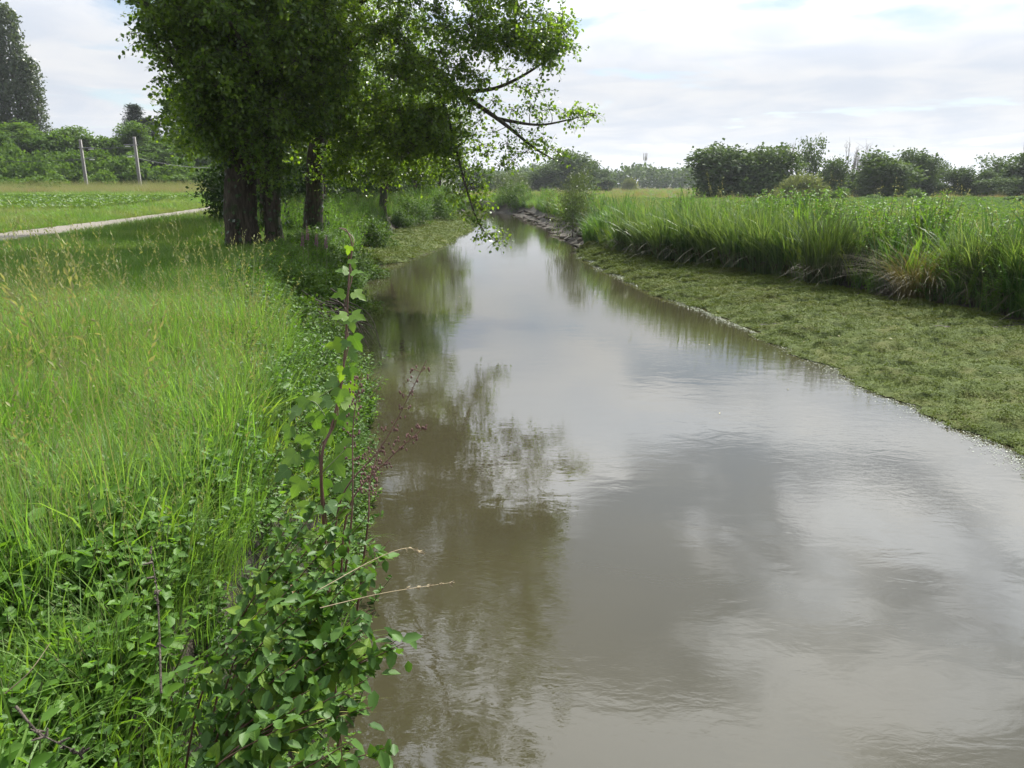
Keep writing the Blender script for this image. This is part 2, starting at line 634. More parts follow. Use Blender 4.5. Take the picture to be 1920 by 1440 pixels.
b.add(np.array(tv), np.stack([i * 9 + j, i * 9 + j + 1, (i + 1) * 9 + j + 1, (i + 1) * 9 + j], -1).reshape(-1, 4))
tag(b.obj('gravel_path', [gravel], smooth=True), 'pale gravel farm track behind the big trees', kind='structure')

# ---- the canal: murky olive-brown water with light ripples
m, n, l = newmat('canal water')
p = n.new('ShaderNodeBsdfPrincipled')
c = mixc(n, l, rng_map(n, l, noise(n, l, .35, 3), .3, .7), (.032, .029, .016), (.039, .035, .019))
l.new(c, p.inputs['Base Color'])
p.inputs['Roughness'].default_value = .012
p.inputs['IOR'].default_value = 1.38
g = n.new('ShaderNodeNewGeometry')
mp = n.new('ShaderNodeMapping')
mp.inputs['Scale'].default_value = (1.0, 1.9, 1.0)
mp.inputs['Rotation'].default_value = (0, 0, .25)
l.new(g.outputs['Position'], mp.inputs['Vector'])
r1 = noise(n, l, 2.2, 3, .5, mp.outputs[0], .6)
r2 = noise(n, l, 8.5, 3, .6, mp.outputs[0], .8)
patchy = rng_map(n, l, noise(n, l, .33, 3), .42, .62, .22, 1.0)
hgt = mth(n, l, 'ADD', mth(n, l, 'MULTIPLY', r1, .55), mth(n, l, 'MULTIPLY', mth(n, l, 'MULTIPLY', r2, patchy), .26))
bp = n.new('ShaderNodeBump')
bp.inputs['Strength'].default_value = .07
bp.inputs['Distance'].default_value = .05
l.new(hgt, bp.inputs['Height'])
l.new(bp.outputs[0], p.inputs['Normal'])
water_mat = out(m, n, l, p.outputs[0])
wy = np.concatenate([np.arange(-8, 34, 1.0), np.arange(34, 97, 1.5)])
b = MB()
wv = []
for y in wy:
    for k in np.linspace(0, 1, 9):
        x0, x1 = float(fx(XL_, y)) - .25, float(fx(XR_, y)) + .2
        wv.append((x0 + (x1 - x0) * k, y, 0))
i, j = np.meshgrid(np.arange(len(wy) - 1), np.arange(8), indexing='ij')
b.add(np.array(wv), np.stack([i * 9 + j, i * 9 + j + 1, (i + 1) * 9 + j + 1, (i + 1) * 9 + j], -1).reshape(-1, 4))
tag(b.obj('water', [water_mat], smooth=True), 'murky brown canal water reflecting clouds and trees', kind='structure')

# ---- mats of low water weed on the two shelves
weedbase = earthmat('weed mat', (.046, .066, .013), (.075, .100, .020), (.085, .095, .024), 5.0, .9, .9, 38)
weedleaf = leafmat('weed leaf', (.070, .104, .017), (.120, .160, .030), .22, .6, .12, (.108, .130, .028), .8, .5)
rng = np.random.default_rng(5)


def mat_height(x, y):
    lump = fbm(x * 1.4 + y * .5, y * 2.2 - x * .3, 21, 4)
    fine = fbm(x * 6, y * 7, 27, 3)
    cut = np.clip(.40 - fbm(x * .75 + y * .25 + 5, y * 2.6, 33, 3), 0, 1) * .7
    return .26 * (lump - .45) + .12 * (fine - .5) - cut


def weed_mat(name, label, y0, y1, dy, cols, lo, hi, ztop):
    yy = np.arange(y0, y1, dy)
    k = np.linspace(0, 1, cols)
    a = lo(yy)[:, None] + .10 * (fbm(yy * 1.3, yy * 0 + 2, 41, 5)[:, None] - .5) * 8
    c_ = hi(yy)[:, None] + .2
    xx = a + (c_ - a) * k[None]
    Yg = np.repeat(yy[:, None], cols, 1)
    edge = np.minimum(1, k[None] * 9) * np.minimum(1, (1 - k[None]) * 10 + .3)
    zz = .012 + ztop * k[None] ** .8 + np.maximum(mat_height(xx, Yg), -.10) * edge + .045 * edge
    nb = MB()
    cc = cols
    i, j = np.meshgrid(np.arange(len(yy) - 1), np.arange(cc - 1), indexing='ij')
    nb.add(np.stack([xx, Yg, zz], -1).reshape(-1, 3), np.stack([i * cc + j, i * cc + j + 1, (i + 1) * cc + j + 1, (i + 1) * cc + j], -1).reshape(-1, 4))
    tag(nb.obj(name, [weedbase], smooth=True), label, kind='stuff')
    return np.stack([xx, Yg, zz], -1).reshape(-1, 3)


MR = weed_mat('weed_mat', 'low olive-green weed mat on the wide shelf of the far bank side', 3.5, 34.5, .085, 64,
              lambda y: fx(XR_, y) - .06, lambda y: fx(XM_, y), .37)
ML = weed_mat('weed_mat', 'low olive-green weed mat on the shelf beneath the row of trees', 28.3, 79, .22, 34,
              lambda y: fx(XL_, y) + .06, lambda y: fx(XU_, y), .27)


def sprig(seed, n=40, r=.085, L=.024):
    rg = np.random.default_rng(seed)
    mb = MB()
    a, q = rg.uniform(0, 6.28, n), r * np.sqrt(rg.uniform(0, 1, n))
    pos = np.stack([q * np.cos(a), q * np.sin(a), rg.uniform(-.01, .035, n) * (1 - q / r * .6)], -1)
    d = unit(np.stack([np.cos(a), np.sin(a), rg.uniform(-.1, .9, n)], -1) + rg.normal(0, .5, (n, 3)))
    leaves(mb, pos, d, np.array([0, 0, 1.0]) + rg.normal(0, .35, (n, 3)), rg.uniform(.7, 1.3, n) * L, .85, LEAF4, 0, rg.uniform(0, 1, n))
    return mb.mesh('weed_sprig', [weedleaf])


sprigs = [sprig(100 + i) for i in range(5)]


def on_mat(P, cols, count, seed, falloff=None):
    rg = np.random.default_rng(seed)
    idx = rg.integers(0, len(P) - 1, count * 3)
    q = P[idx]
    keep = rg.uniform(0, 1, len(q)) < (1.0 if falloff is None else falloff(q))
    q = q[keep][:count]
    q = q + rg.normal(0, .035, q.shape) * np.array([1, 1, .12])
    return q


q = on_mat(MR, 64, 21000, 6, lambda q: np.clip(1.25 - q[:, 1] / 40, .3, 1))
scatter('weed_sprigs', 'tiny leafy shoots covering the wide weed shelf', sprigs, q, rng.uniform(0, 6.28, len(q)),
        rng.uniform(.6, 1.1, len(q)) * np.clip(q[:, 1] / 16, .8, 1.6), rng.integers(0, 5, len(q)), rng.normal(0, .12, (len(q), 2)))
q = on_mat(ML, 34, 5000, 7)
scatter('weed_sprigs', 'tiny leafy shoots covering the weed shelf beneath the trees', sprigs, q, rng.uniform(0, 6.28, len(q)),
        rng.uniform(1.2, 2.2, len(q)), rng.integers(0, 5, len(q)), rng.normal(0, .2, (len(q), 2)))

# ---- specks of floating duckweed along the edges of the mats
duck = leafmat('duckweed', (.050, .078, .028), (.14, .18, .085), 0, .4, .4, wr=0)
b = MB()
nd = 9000
y = rng.uniform(0, 1, nd) ** 1.25 * 27 + 5.5
x = fx(XR_, y) - np.abs(rng.normal(0, .17, nd)) * np.clip(.5 + 1.3 * vnoise(y * .9, y * 0, 51), .3, 1.6) + .05
y2 = rng.uniform(28.5, 60, 2500)
x2 = fx(XL_, y2) + np.abs(rng.normal(0, .22, 2500)) - .05
P = np.stack([np.concatenate([x, x2]), np.concatenate([y, y2]), np.full(nd + 2500, .006)], -1)
P[:, 2] += rng.uniform(0, .006, len(P))
a = rng.uniform(0, 6.28, len(P))
leaves(b, P, np.stack([np.cos(a), np.sin(a), a * 0], -1), np.array([0, 0, 1.0]) + rng.normal(0, .12, (len(P), 3)),
       rng.uniform(.010, .026, len(P)) * np.clip(P[:, 1] / 15, .8, 2), .8, LEAF4, 0, rng.uniform(0, 1, len(P)))
tag(b.obj('duckweed', [duck]), 'grey-green floating duckweed specks along the edges of the weed shelves', kind='stuff')
b = MB()
nf = 8
y = rng.uniform(3.5, 26, nf)
x = fx(XL_, y) + (fx(XR_, y) - fx(XL_, y)) * rng.uniform(.3, .98, nf)
a = rng.uniform(0, 6.28, nf)
leaves(b, np.stack([x, y, np.full(nf, .008)], -1), np.stack([np.cos(a), np.sin(a), a * 0], -1), np.array([0, 0, 1.0]) + rng.normal(0, .1, (nf, 3)),
       rng.uniform(.03, .06, nf), .45, LEAF6, 0, rng.uniform(.0, 1, nf))
fallen = leafmat('fallen leaf', (.16, .15, .05), (.30, .27, .11), .1, .5, .3, wr=0)
tag(b.obj('fallen_leaves', [fallen]), 'yellow fallen leaves floating on the open water', kind='stuff')
# few pale dead leaves lying on the weed shelf
b = MB()
q = on_mat(MR, 64, 60, 77, lambda q: np.clip(1.4 - q[:, 1] / 22, .1, 1))
a = rng.uniform(0, 6.28, len(q))
leaves(b, q + np.array([0, 0, .05]), np.stack([np.cos(a), np.sin(a), a * 0], -1), np.array([0, 0, 1.0]) + rng.normal(0, .3, (len(q), 3)),
       rng.uniform(.03, .07, len(q)), .4, LEAF6, 0, rng.uniform(.5, 1, len(q)))
tag(b.obj('fallen_leaves', [fallen]), 'pale dead leaves lying on the wide weed shelf', kind='stuff')

# ---- slabs of slumped clay on the bare bank beyond the shelf
clay = earthmat('slumped clay', (.044, .036, .028), (.074, .062, .050), (.040, .040, .022), 2.0, .6, .85, 9)


def slab_mesh(seed):
    rg = np.random.default_rng(seed)
    n = 7
    a = np.sort(rg.uniform(0, 6.28, n))
    r = rg.uniform(.7, 1.15, n)
    top = np.stack([r * np.cos(a) * .62, r * np.sin(a) * 1.0, .16 + rg.normal(0, .03, n)], -1)
    bev = top * np.array([1.1, 1.1, .6])
    bot = top * np.array([1.2, 1.2, 0]) - np.array([0, 0, .12])
    mb = MB()
    V = np.concatenate([top, bev, bot, [[0, 0, .19]]])
    F3 = [[k, (k + 1) % n, 3 * n] for k in range(n)]
    F4 = [[n + k, n + (k + 1) % n, (k + 1) % n, k] for k in range(n)] + [[2 * n + k, 2 * n + (k + 1) % n, n + (k + 1) % n, n + k] for k in range(n)]
    mb.add(V, np.array(F3)); nn = mb.n
    mb.V.append(np.zeros((0, 3), np.float32)); mb.A.append(np.zeros(0, np.float32))
    mb.F.append(np.array(F4, np.int32)); mb.M.append(np.zeros(len(F4), np.int32))
    return mb.mesh('clay_slab', [clay])


slabs = [slab_mesh(60 + i) for i in range(5)]
for k in range(34):
    y = 34.5 + 41 * (k / 33) ** 1.15
    xr, xb = float(fx(XR_, y)), float(fx(XB_, y))
    for row in range(2):
        f = (.12, .5)[row] + rng.uniform(-.05, .1)
        x = xr + (xb - xr) * f
        z = float(gz(x, y, False))
        o = link('clay_slab', slabs[rng.integers(0, 5)], ground)
        o.location = (x, y + rng.uniform(-.3, .3), z - .05)
        o.rotation_euler = (rng.normal(0, .22), -math.atan2(float(gz(x + .2, y, False)) - z, .2) * .8 + rng.normal(0, .1), rng.normal(.9, .35))
        o.scale = (rng.uniform(.2, .45), rng.uniform(.3, .75), rng.uniform(.3, .55))

# ------------------------------------------------------------------ trees
bark = barkmat('dark bark', (.030, .025, .018), (.085, .070, .052))
bark_far = barkmat('far bark', (.05, .045, .035), (.12, .105, .085), 2.0)
bark_pale = barkmat('pale dead wood', (.16, .14, .12), (.30, .27, .23), 2.0)
alder = leafmat('alder leaf', (.030, .068, .010), (.140, .225, .034), .50, .34, .5, wr=.0, tint=(1.9, 1.85, .5))
alder_b = leafmat('alder leaf in second tree', (.036, .080, .012), (.155, .240, .038), .52, .34, .5, wr=.0, tint=(1.9, 1.85, .5))
ivyleaf = leafmat('ivy leaf', (.018, .042, .010), (.045, .088, .020), .2, .3, .5, wr=.0)


def smooth_line(P, k=5):
    P = np.asarray(P, float)
    t = np.arange(len(P))
    tt = np.linspace(0, len(P) - 1, (len(P) - 1) * k + 1)
    Q = np.empty((len(tt), P.shape[1]))
    for c in range(P.shape[1]):
        g = np.gradient(P[:, c]) if len(P) > 2 else np.full(len(P), P[1, c] - P[0, c])
        i = np.minimum(tt.astype(int), len(P) - 2)
        f = tt - i
        h00, h10, h01, h11 = 2 * f**3 - 3 * f**2 + 1, f**3 - 2 * f**2 + f, -2 * f**3 + 3 * f**2, f**3 - f**2
        Q[:, c] = h00 * P[i, c] + h10 * g[i] + h01 * P[i + 1, c] + h11 * g[i + 1]
    return Q


def ell(rg, c, r, n, shell=.55):
    """points in an ellipsoid, thicker towards its surface"""
    d = unit(rg.normal(size=(n, 3)))
    q = shell + (1 - shell) * rg.uniform(0, 1, n) ** .5
    q = np.where(rg.uniform(0, 1, n) < .3, rg.uniform(.1, 1, n) ** .5, q)
    return np.asarray(c) + d * q[:, None] * np.asarray(r)


def grow_tree(name, label, group, seed, stems, limbs, clumps, base, leafm, clump_r=.55, per=95, L=.085, W=.72, tmpl=LEAF6, sprigs_=11,
              sides=9, droop=.25, flat=.7, ivy=None, root_flare=1.5, sparse=None):
    """stems, limbs: polylines of (x, y, z, radius); clumps: centres of leaf sprays; everything joined by branches"""
    rg = np.random.default_rng(seed)
    base = np.asarray(base, float)
    tr = MB()
    nodes, nrad = [], []
    for s in stems:
        Q = smooth_line(s, 7)
        wob = np.stack([fbm(Q[:, 2] * .9 + seed, Q[:, 2] * 0 + 3, 61, 3) - .5, fbm(Q[:, 2] * .9, Q[:, 2] * 0 + 9 + seed, 63, 3) - .5], -1)
        Q[:, :2] += wob * .22
        R = Q[:, 3].copy()
        fl = np.clip(1 - (Q[:, 2] - Q[0, 2]) / .9, 0, 1)
        R = R * (1 + (root_flare - 1) * fl ** 2)
        n0 = len(tr.V)
        tube(tr, Q[:, :3] - base, R, sides + 5, 0, rg.uniform(.3, .7))
        Vv = tr.V[n0]   # knobbly bark outline
        nz = fbm(Vv[:, 0] * 5 + Vv[:, 1] * 4, Vv[:, 2] * 1.3, 71, 3) - .5
        cen = np.repeat((Q[:, :3] - base), sides + 5, 0)
        tr.V[n0] = (Vv + unit(Vv - cen) * (nz * .16 * np.repeat(R, sides + 5))[:, None] * 2).astype(np.float32)
        nodes.append(Q[2:, :3]); nrad.append(R[2:])
    for s in limbs:
        Q = smooth_line(s, 6)
        tube(tr, Q[:, :3] - base, Q[:, 3], sides, 0, rg.uniform(.3, .7))
        nodes.append(Q[1:, :3]); nrad.append(Q[1:, 3])
    nodes, nrad = np.concatenate(nodes), np.concatenate(nrad)
    clumps = np.asarray(clumps, float)
    d0 = np.array([np.min(np.linalg.norm(nodes - c, axis=1)) for c in clumps])
    for ci in np.argsort(d0):
        c = clumps[ci]
        v = c - nodes
        dist = np.linalg.norm(v, axis=1)
        cost = dist + np.clip(-v[:, 2], 0, 9) * .5 + np.where((nodes[:, 2] < base[2] + 2.6) & (np.linalg.norm(nodes[:, :2] - base[:2], axis=1) < 1.3), 5.0, 0) - np.clip(nrad, 0, .06) * 2
        k = int(np.argmin(cost))
        if dist[k] < .15:
            continue
        a = nodes[k]
        r0 = min(nrad[k] * .75, .008 + .014 * dist[k])
        mid = a + (c - a) * .5 + rg.normal(0, .09 * dist[k], 3) + np.array([0, 0, .10 * dist[k]])
        B = smooth_line(np.stack([a, mid, c]), 3)
        RR = np.linspace(r0, max(.004, r0 * .3), len(B))
        tube(tr, B - base, RR, 5, 0, rg.uniform(.2, .8), cap=False)
        nodes = np.concatenate([nodes, B[2:]]); nrad = np.concatenate([nrad, RR[2:]])
    lf = MB()
    n = len(clumps)
    sc = rg.uniform(.65, 1.3, n) * clump_r
    cnt = np.maximum((per * (sc / clump_r) ** 2).astype(int), 12)
    if sparse is not None:
        cnt = np.maximum((cnt * sparse(clumps)).astype(int), 6)
    P, D, N, VV, S = [], [], [], [], []
    for c, r, k in zip(clumps, sc, cnt):
        sd = unit(rg.normal(size=(sprigs_, 3)) * np.array([1, 1, flat]))
        ln = r * rg.uniform(.6, 1.25, sprigs_)
        for q, w in zip(sd, ln):
            e = c + q * w - np.array([0, 0, droop * w * .6])
            tube(tr, np.stack([c, c + q * w * .55, e]) - base, [.006, .004, .002], 3, 0, .5, cap=False)
        si = rg.integers(0, sprigs_, k)
        t = rg.uniform(.15, 1.05, k)
        pos = c + sd[si] * (ln[si] * t)[:, None] + rg.normal(0, .035 + .05 * clump_r, (k, 3))
        pos[:, 2] -= droop * ln[si] * t ** 2 * .6
        P.append(pos)
        D.append(unit(sd[si] * .6 + rg.normal(0, .75, (k, 3)) + np.array([0, 0, -.35])))
        N.append(np.array([0, 0, 1.0]) + rg.normal(0, .55, (k, 3)))
        VV.append(np.clip(rg.normal(.45 + rg.normal(0, .14), .22, k), 0, 1))
        S.append(rg.uniform(.6, 1.25, k) * L)
    leaves(lf, np.concatenate(P) - base, np.concatenate(D), np.concatenate(N), np.concatenate(S), W, tmpl, 0, np.concatenate(VV))
    t = thing(name, label, 'tree', base, group)
    o = tr.obj('trunk', [bark], t, smooth=True)
    lf.obj('crown', [leafm], t)
    if ivy is not None:
        iv = MB()
        s, k, z1 = ivy
        for q in s:
            Q = smooth_line(q, 9)
            Q = Q[Q[:, 2] < z1]
            w = rg.integers(0, len(Q), k)
            a = rg.uniform(0, 6.28, k)
            nd = np.stack([np.cos(a), np.sin(a), rg.uniform(-.2, .5, k)], -1)
            keep = vnoise(a * 1.2, Q[w, 2] * 1.1, seed) > .38
            pos = Q[w, :3] + nd * (Q[w, 3] * rg.uniform(1.0, 1.5, k) + .02)[:, None] + rg.normal(0, .05, (k, 3))
            pos, nd = pos[keep], nd[keep]
            leaves(iv, pos - base, np.array([0, 0, -1.0]) + rg.normal(0, .6, pos.shape), nd + rg.normal(0, .3, pos.shape), rg.uniform(.06, .12, len(pos)), .85, LEAF6, 0,
                   rg.uniform(0, 1, len(pos)))
        iv.obj('ivy', [ivyleaf], t)
    return t


GT = 'big trees along the near bank'
rg = np.random.default_rng(11)
# first tree: two stout stems, the leftmost in the picture
S = 19.6
b1 = on(480, 462, 1.25) * 0 + np.array([-6.75, 20.1, 1.22])
stA = [(-7.08, 20.0, 1.1, .43), (-6.98, 20.0, 3.2, .38), (-6.8, 20.1, 6, .34), (-6.9, 20.3, 10, .22), (-6.7, 20.6, 15, .12), (-6.6, 20.7, 19.3, .04)]
stB = [(-6.34, 20.15, 1.1, .25), (-6.20, 20.2, 3, .22), (-5.95, 20.2, 6, .19), (-5.3, 20.1, 10, .13), (-4.9, 20, 14, .06)]
lim = [[(-6.9, 20, 4.3, .13), (-7.6, 19.4, 5.2, .08), (-8.4, 19, 6.2, .04)], [(-6.9, 20, 5.6, .14), (-7.7, 20.3, 7.8, .09), (-8.9, 20.6, 10.6, .04)],
       [(-6.2, 20.2, 4.6, .12), (-6.0, 18.9, 5.6, .08), (-6.1, 17.6, 6.4, .04)], [(-6.85, 20.1, 7, .13), (-7.3, 18.6, 8.6, .08), (-7.5, 17.2, 10, .04)],
       [(-5.9, 20.2, 6.5, .12), (-4.8, 19.2, 8, .08), (-3.6, 18.4, 9.6, .04)]]
cl = [ell(rg, (-6.7, 20, 14.2), (4.1, 4.4, 5.8), 290), ell(rg, (-6.6, 20, 8.6), (2.5, 2.8, 1.7), 110, .3), ell(rg, (-6.2, 19.2, 6.2), (2.3, 2.4, 1.9), 180, .2), ell(rg, (-6.7, 19.6, 5.0), (1.4, 1.6, .9), 55, .2), ell(rg, (-5.2, 20.2, 5.0), (1.3, 1.6, .9), 50, .2),
      ell(rg, (-7.75, 18.9, 6.9), (.9, 1.2, 1.5), 66, .3), ell(rg, (-7.15, 18.9, 4.85), (.7, .8, .65), 26, .3),
      ell(rg, (-6.3, 18.8, 4.45), (1.15, 1.1, .75), 44, .3), ell(rg, (-7.1, 19.2, 4.1), (.4, .6, .45), 6, .2),
      ell(rg, (-6.0, 18.9, 3.45), (.55, .5, .55), 9, .2), ell(rg, (-5.2, 18.4, 7.6), (1.8, 1.6, 1.6), 70, .3)]
# a few twigs that stick out of the left outline
cl.append(np.array([at(305, 40, 19), at(300, 92, 19), at(330, 105, 19), at(345, 188, 19), at(372, 235, 19), at(400, 262, 19)]))
grow_tree('alder_tree', 'stout twin-stemmed dark tree standing nearest beside the meadow grass', GT, 1, [stA, stB], lim, np.concatenate(cl), b1, alder,
          .50, 104, .098, ivy=([stA, stB], 420, 4.2))

# second tree: its limbs reach out over the water
b2 = np.array([-6.1, 23.4, 1.22])
st2 = [(-6.1, 23.4, 1.1, .29), (-5.95, 23.4, 3, .26), (-5.6, 23.2, 5.5, .24), (-5.1, 22.9, 9, .2), (-4.4, 22.6, 13, .12), (-4.0, 22.6, 17, .04)]
st2b = [(-5.55, 23.2, 5.3, .17), (-4.4, 22.3, 8.2, .14), (-3.0, 21.8, 11.5, .10), (-1.9, 21.4, 15, .04)]
A4 = lambda px, py, s, r: (*at(px, py, s), r)
lim2 = [[(-5.4, 23.1, 6.2, .13), A4(700, 60, 21, .11), A4(790, 110, 20, .09), A4(862, 172, 19.2, .07), A4(940, 228, 18.8, .05), A4(1000, 276, 18.6, .03), A4(1040, 300, 18.5, .012)],
        [A4(930, 222, 18.9, .05), A4(1005, 234, 18.6, .03), A4(1060, 226, 18.5, .02), A4(1112, 212, 18.4, .008)],
        [A4(862, 172, 19.2, .06), A4(930, 165, 18.9, .045), A4(1000, 130, 18.8, .03), A4(1055, 85, 18.7, .012)],
        [A4(800, 115, 20, .05), A4(840, 220, 19.4, .04), A4(868, 330, 18.9, .03), A4(890, 400, 18.5, .02), A4(912, 440, 18.2, .013), A4(932, 453, 18.1, .006)],
        [(-4.9, 22.8, 7.5, .14), (-2.6, 21.4, 8.4, .10), (-.6, 20.2, 8.2, .07), (1.0, 19.4, 8.0, .03)],
        [(-4.4, 22.3, 8.2, .12), (-2.2, 23.2, 10.4, .09), (0.2, 23.8, 12, .04)], [(-5.7, 23.3, 5, .10), (-5.0, 21.9, 5.6, .07), (-4.3, 20.6, 5.6, .03)],
        [(-5.75, 23.3, 4.4, .09), (-4.4, 22.7, 4.5, .06), (-3.2, 22.0, 4.3, .03)]]
cl = [ell(rg, (-3.2, 22.2, 12.4), (5.4, 4.2, 5.8), 390), ell(rg, (-1.2, 20.5, 8.6), (3.0, 2.4, 1.7), 120, .3),
      ell(rg, (-3.8, 20.8, 6.4), (2.5, 1.7, 1.4), 110, .2), ell(rg, (-3.6, 21.3, 4.7), (2.1, 1.4, .95), 84, .2), ell(rg, (-1.6, 19.8, 5.6), (1.1, 1.0, 1.2), 42, .2), ell(rg, (-2.3, 20.4, 4.3), (1.3, 1.0, .8), 50, .2), ell(rg, (-3.6, 22.0, 3.7), (2.0, 1.2, .75), 46, .2), ell(rg, (-4.9, 22.4, 3.5), (.8, .8, .6), 14, .2),
      ell(rg, (-.3, 19.2, 6.6), (1.0, 1.0, .7), 26, .2), ell(rg, (.55, 18.9, 6.35), (.75, .8, .55), 26, .2)]
pxs = [(1055, 60, 18.7), (1040, 30, 18.7), (1062, 92, 18.7), (1030, 112, 18.7), (985, 100, 18.8), (950, 130, 18.8), (1015, 20, 18.9), (960, 70, 19), (925, 100, 19), (1005, 70, 18.8),
       (900, 150, 19), (975, 165, 18.8), (1010, 170, 18.7), (930, 190, 18.8), (960, 205, 18.8), (1000, 200, 18.7), (1030, 205, 18.6), (1018, 232, 18.6), (975, 242, 18.7), (925, 248, 18.8),
       (1000, 262, 18.6), (1030, 275, 18.5), (1048, 285, 18.5), (985, 285, 18.6), (950, 268, 18.7), (900, 225, 18.9), (880, 255, 18.9), (915, 285, 18.8), (1068, 215, 18.5), (1090, 210, 18.5), (1108, 212, 18.4),
       (840, 260, 19.2), (860, 290, 19), (835, 310, 19), (870, 320, 18.9), (895, 310, 18.8), (880, 345, 18.8), (862, 365, 18.8), (890, 380, 18.6), (905, 395, 18.5), (880, 405, 18.5), (898, 420, 18.4),
       (915, 438, 18.3), (932, 452, 18.2), (850, 335, 19), (905, 350, 18.7), (820, 285, 19.4), (800, 250, 19.6), (815, 210, 19.6), (850, 215, 19.3), (780, 290, 19.8), (770, 240, 19.9),
       (960, 300, 18.6), (905, 270, 18.8), (940, 310, 18.6), (870, 180, 19.2), (885, 205, 19), (840, 170, 19.4), (740, 270, 20), (720, 230, 20)]
cl.append(np.array([at(*q) for q in pxs]))
grow_tree('alder_tree', 'tree with long leafy branches reaching out and hanging over the water', GT, 2, [st2, st2b], lim2, np.concatenate(cl), b2, alder_b,
          .44, 84, .092, ivy=([st2], 420, 3.6), sparse=lambda c: np.where((c[:, 0] > -1.2) & (c[:, 2] < 5.6), .9, 1.0))

# the row goes on along the bank
row = [((-8.1, 48, 1.15), .24, 13.0, (3.6, 3.4, 4.6), 'slender leaning tree above the weed shelf under the big crowns', .9),
       ((-9.6, 39, 1.2), .17, 12.0, (3.4, 3.0, 4.4), 'thin dark tree close behind the two biggest trunks', .2),
       ((-9.2, 56, 1.2), .2, 12.5, (3.6, 3.2, 4.5), 'dark tree in the shade of the row, second beyond the leaning trunk', .2),
       ((-8.2, 66, 1.2), .2, 12.0, (3.4, 3.2, 4.4), 'dark tree near the far end of the row', -.3),
       ((-7.2, 76, 1.2), .2, 10.5, (3.2, 3.2, 3.8), 'last tree of the row at the bend of the canal', .2),
       ((-8.5, 26.6, 1.25), .22, 15.0, (4.0, 3.6, 5.4), 'tree added behind the twin-stemmed trunk to shade the meadow', -.3),  # hidden tree, added so that its crown throws shade on the meadow
       ((-10.8, 31, 1.25), .2, 13.0, (3.3, 3.0, 4.6), 'tree half hidden behind the twin-stemmed trunk', -.2)]
for q, (bs, r, h, er, lab, lean) in enumerate(row):
    rgq = np.random.default_rng(40 + q)
    x, y, z = bs
    st = [(x, y, z - .1, r), (x + lean * .25, y, z + 2, r * .9), (x + lean * .8, y, z + 4.2, r * .75), (x + lean * 1.1, y, z + h * .7, r * .45), (x + lean * 1.1, y, z + h, .03)]
    lm = []
    for k in range(5):
        a = k * 1.3 + q
        zz = z + 2.6 + k * 1.1
        lm.append([(x + lean * .6, y, zz, r * .4), (x + lean * .7 + 1.3 * math.cos(a), y + 1.3 * math.sin(a), zz + 1, r * .25), (x + lean * .7 + 2.6 * math.cos(a), y + 2.6 * math.sin(a), zz + 1.9, .03)])
    cl = np.concatenate([ell(rgq, (x + lean, y, z + h - er[2] * .95), er, 120), ell(rgq, (x + lean * .7, y, z + 4.0), (er[0] * .85, er[1] * .85, 1.7), 90, .25)])
    grow_tree('alder_tree', lab, GT, 20 + q, [st], lm, cl, bs, (alder, alder_b)[q % 2], .75, 80, .17, .7, LEAF4, 7, 7, root_flare=1.25)


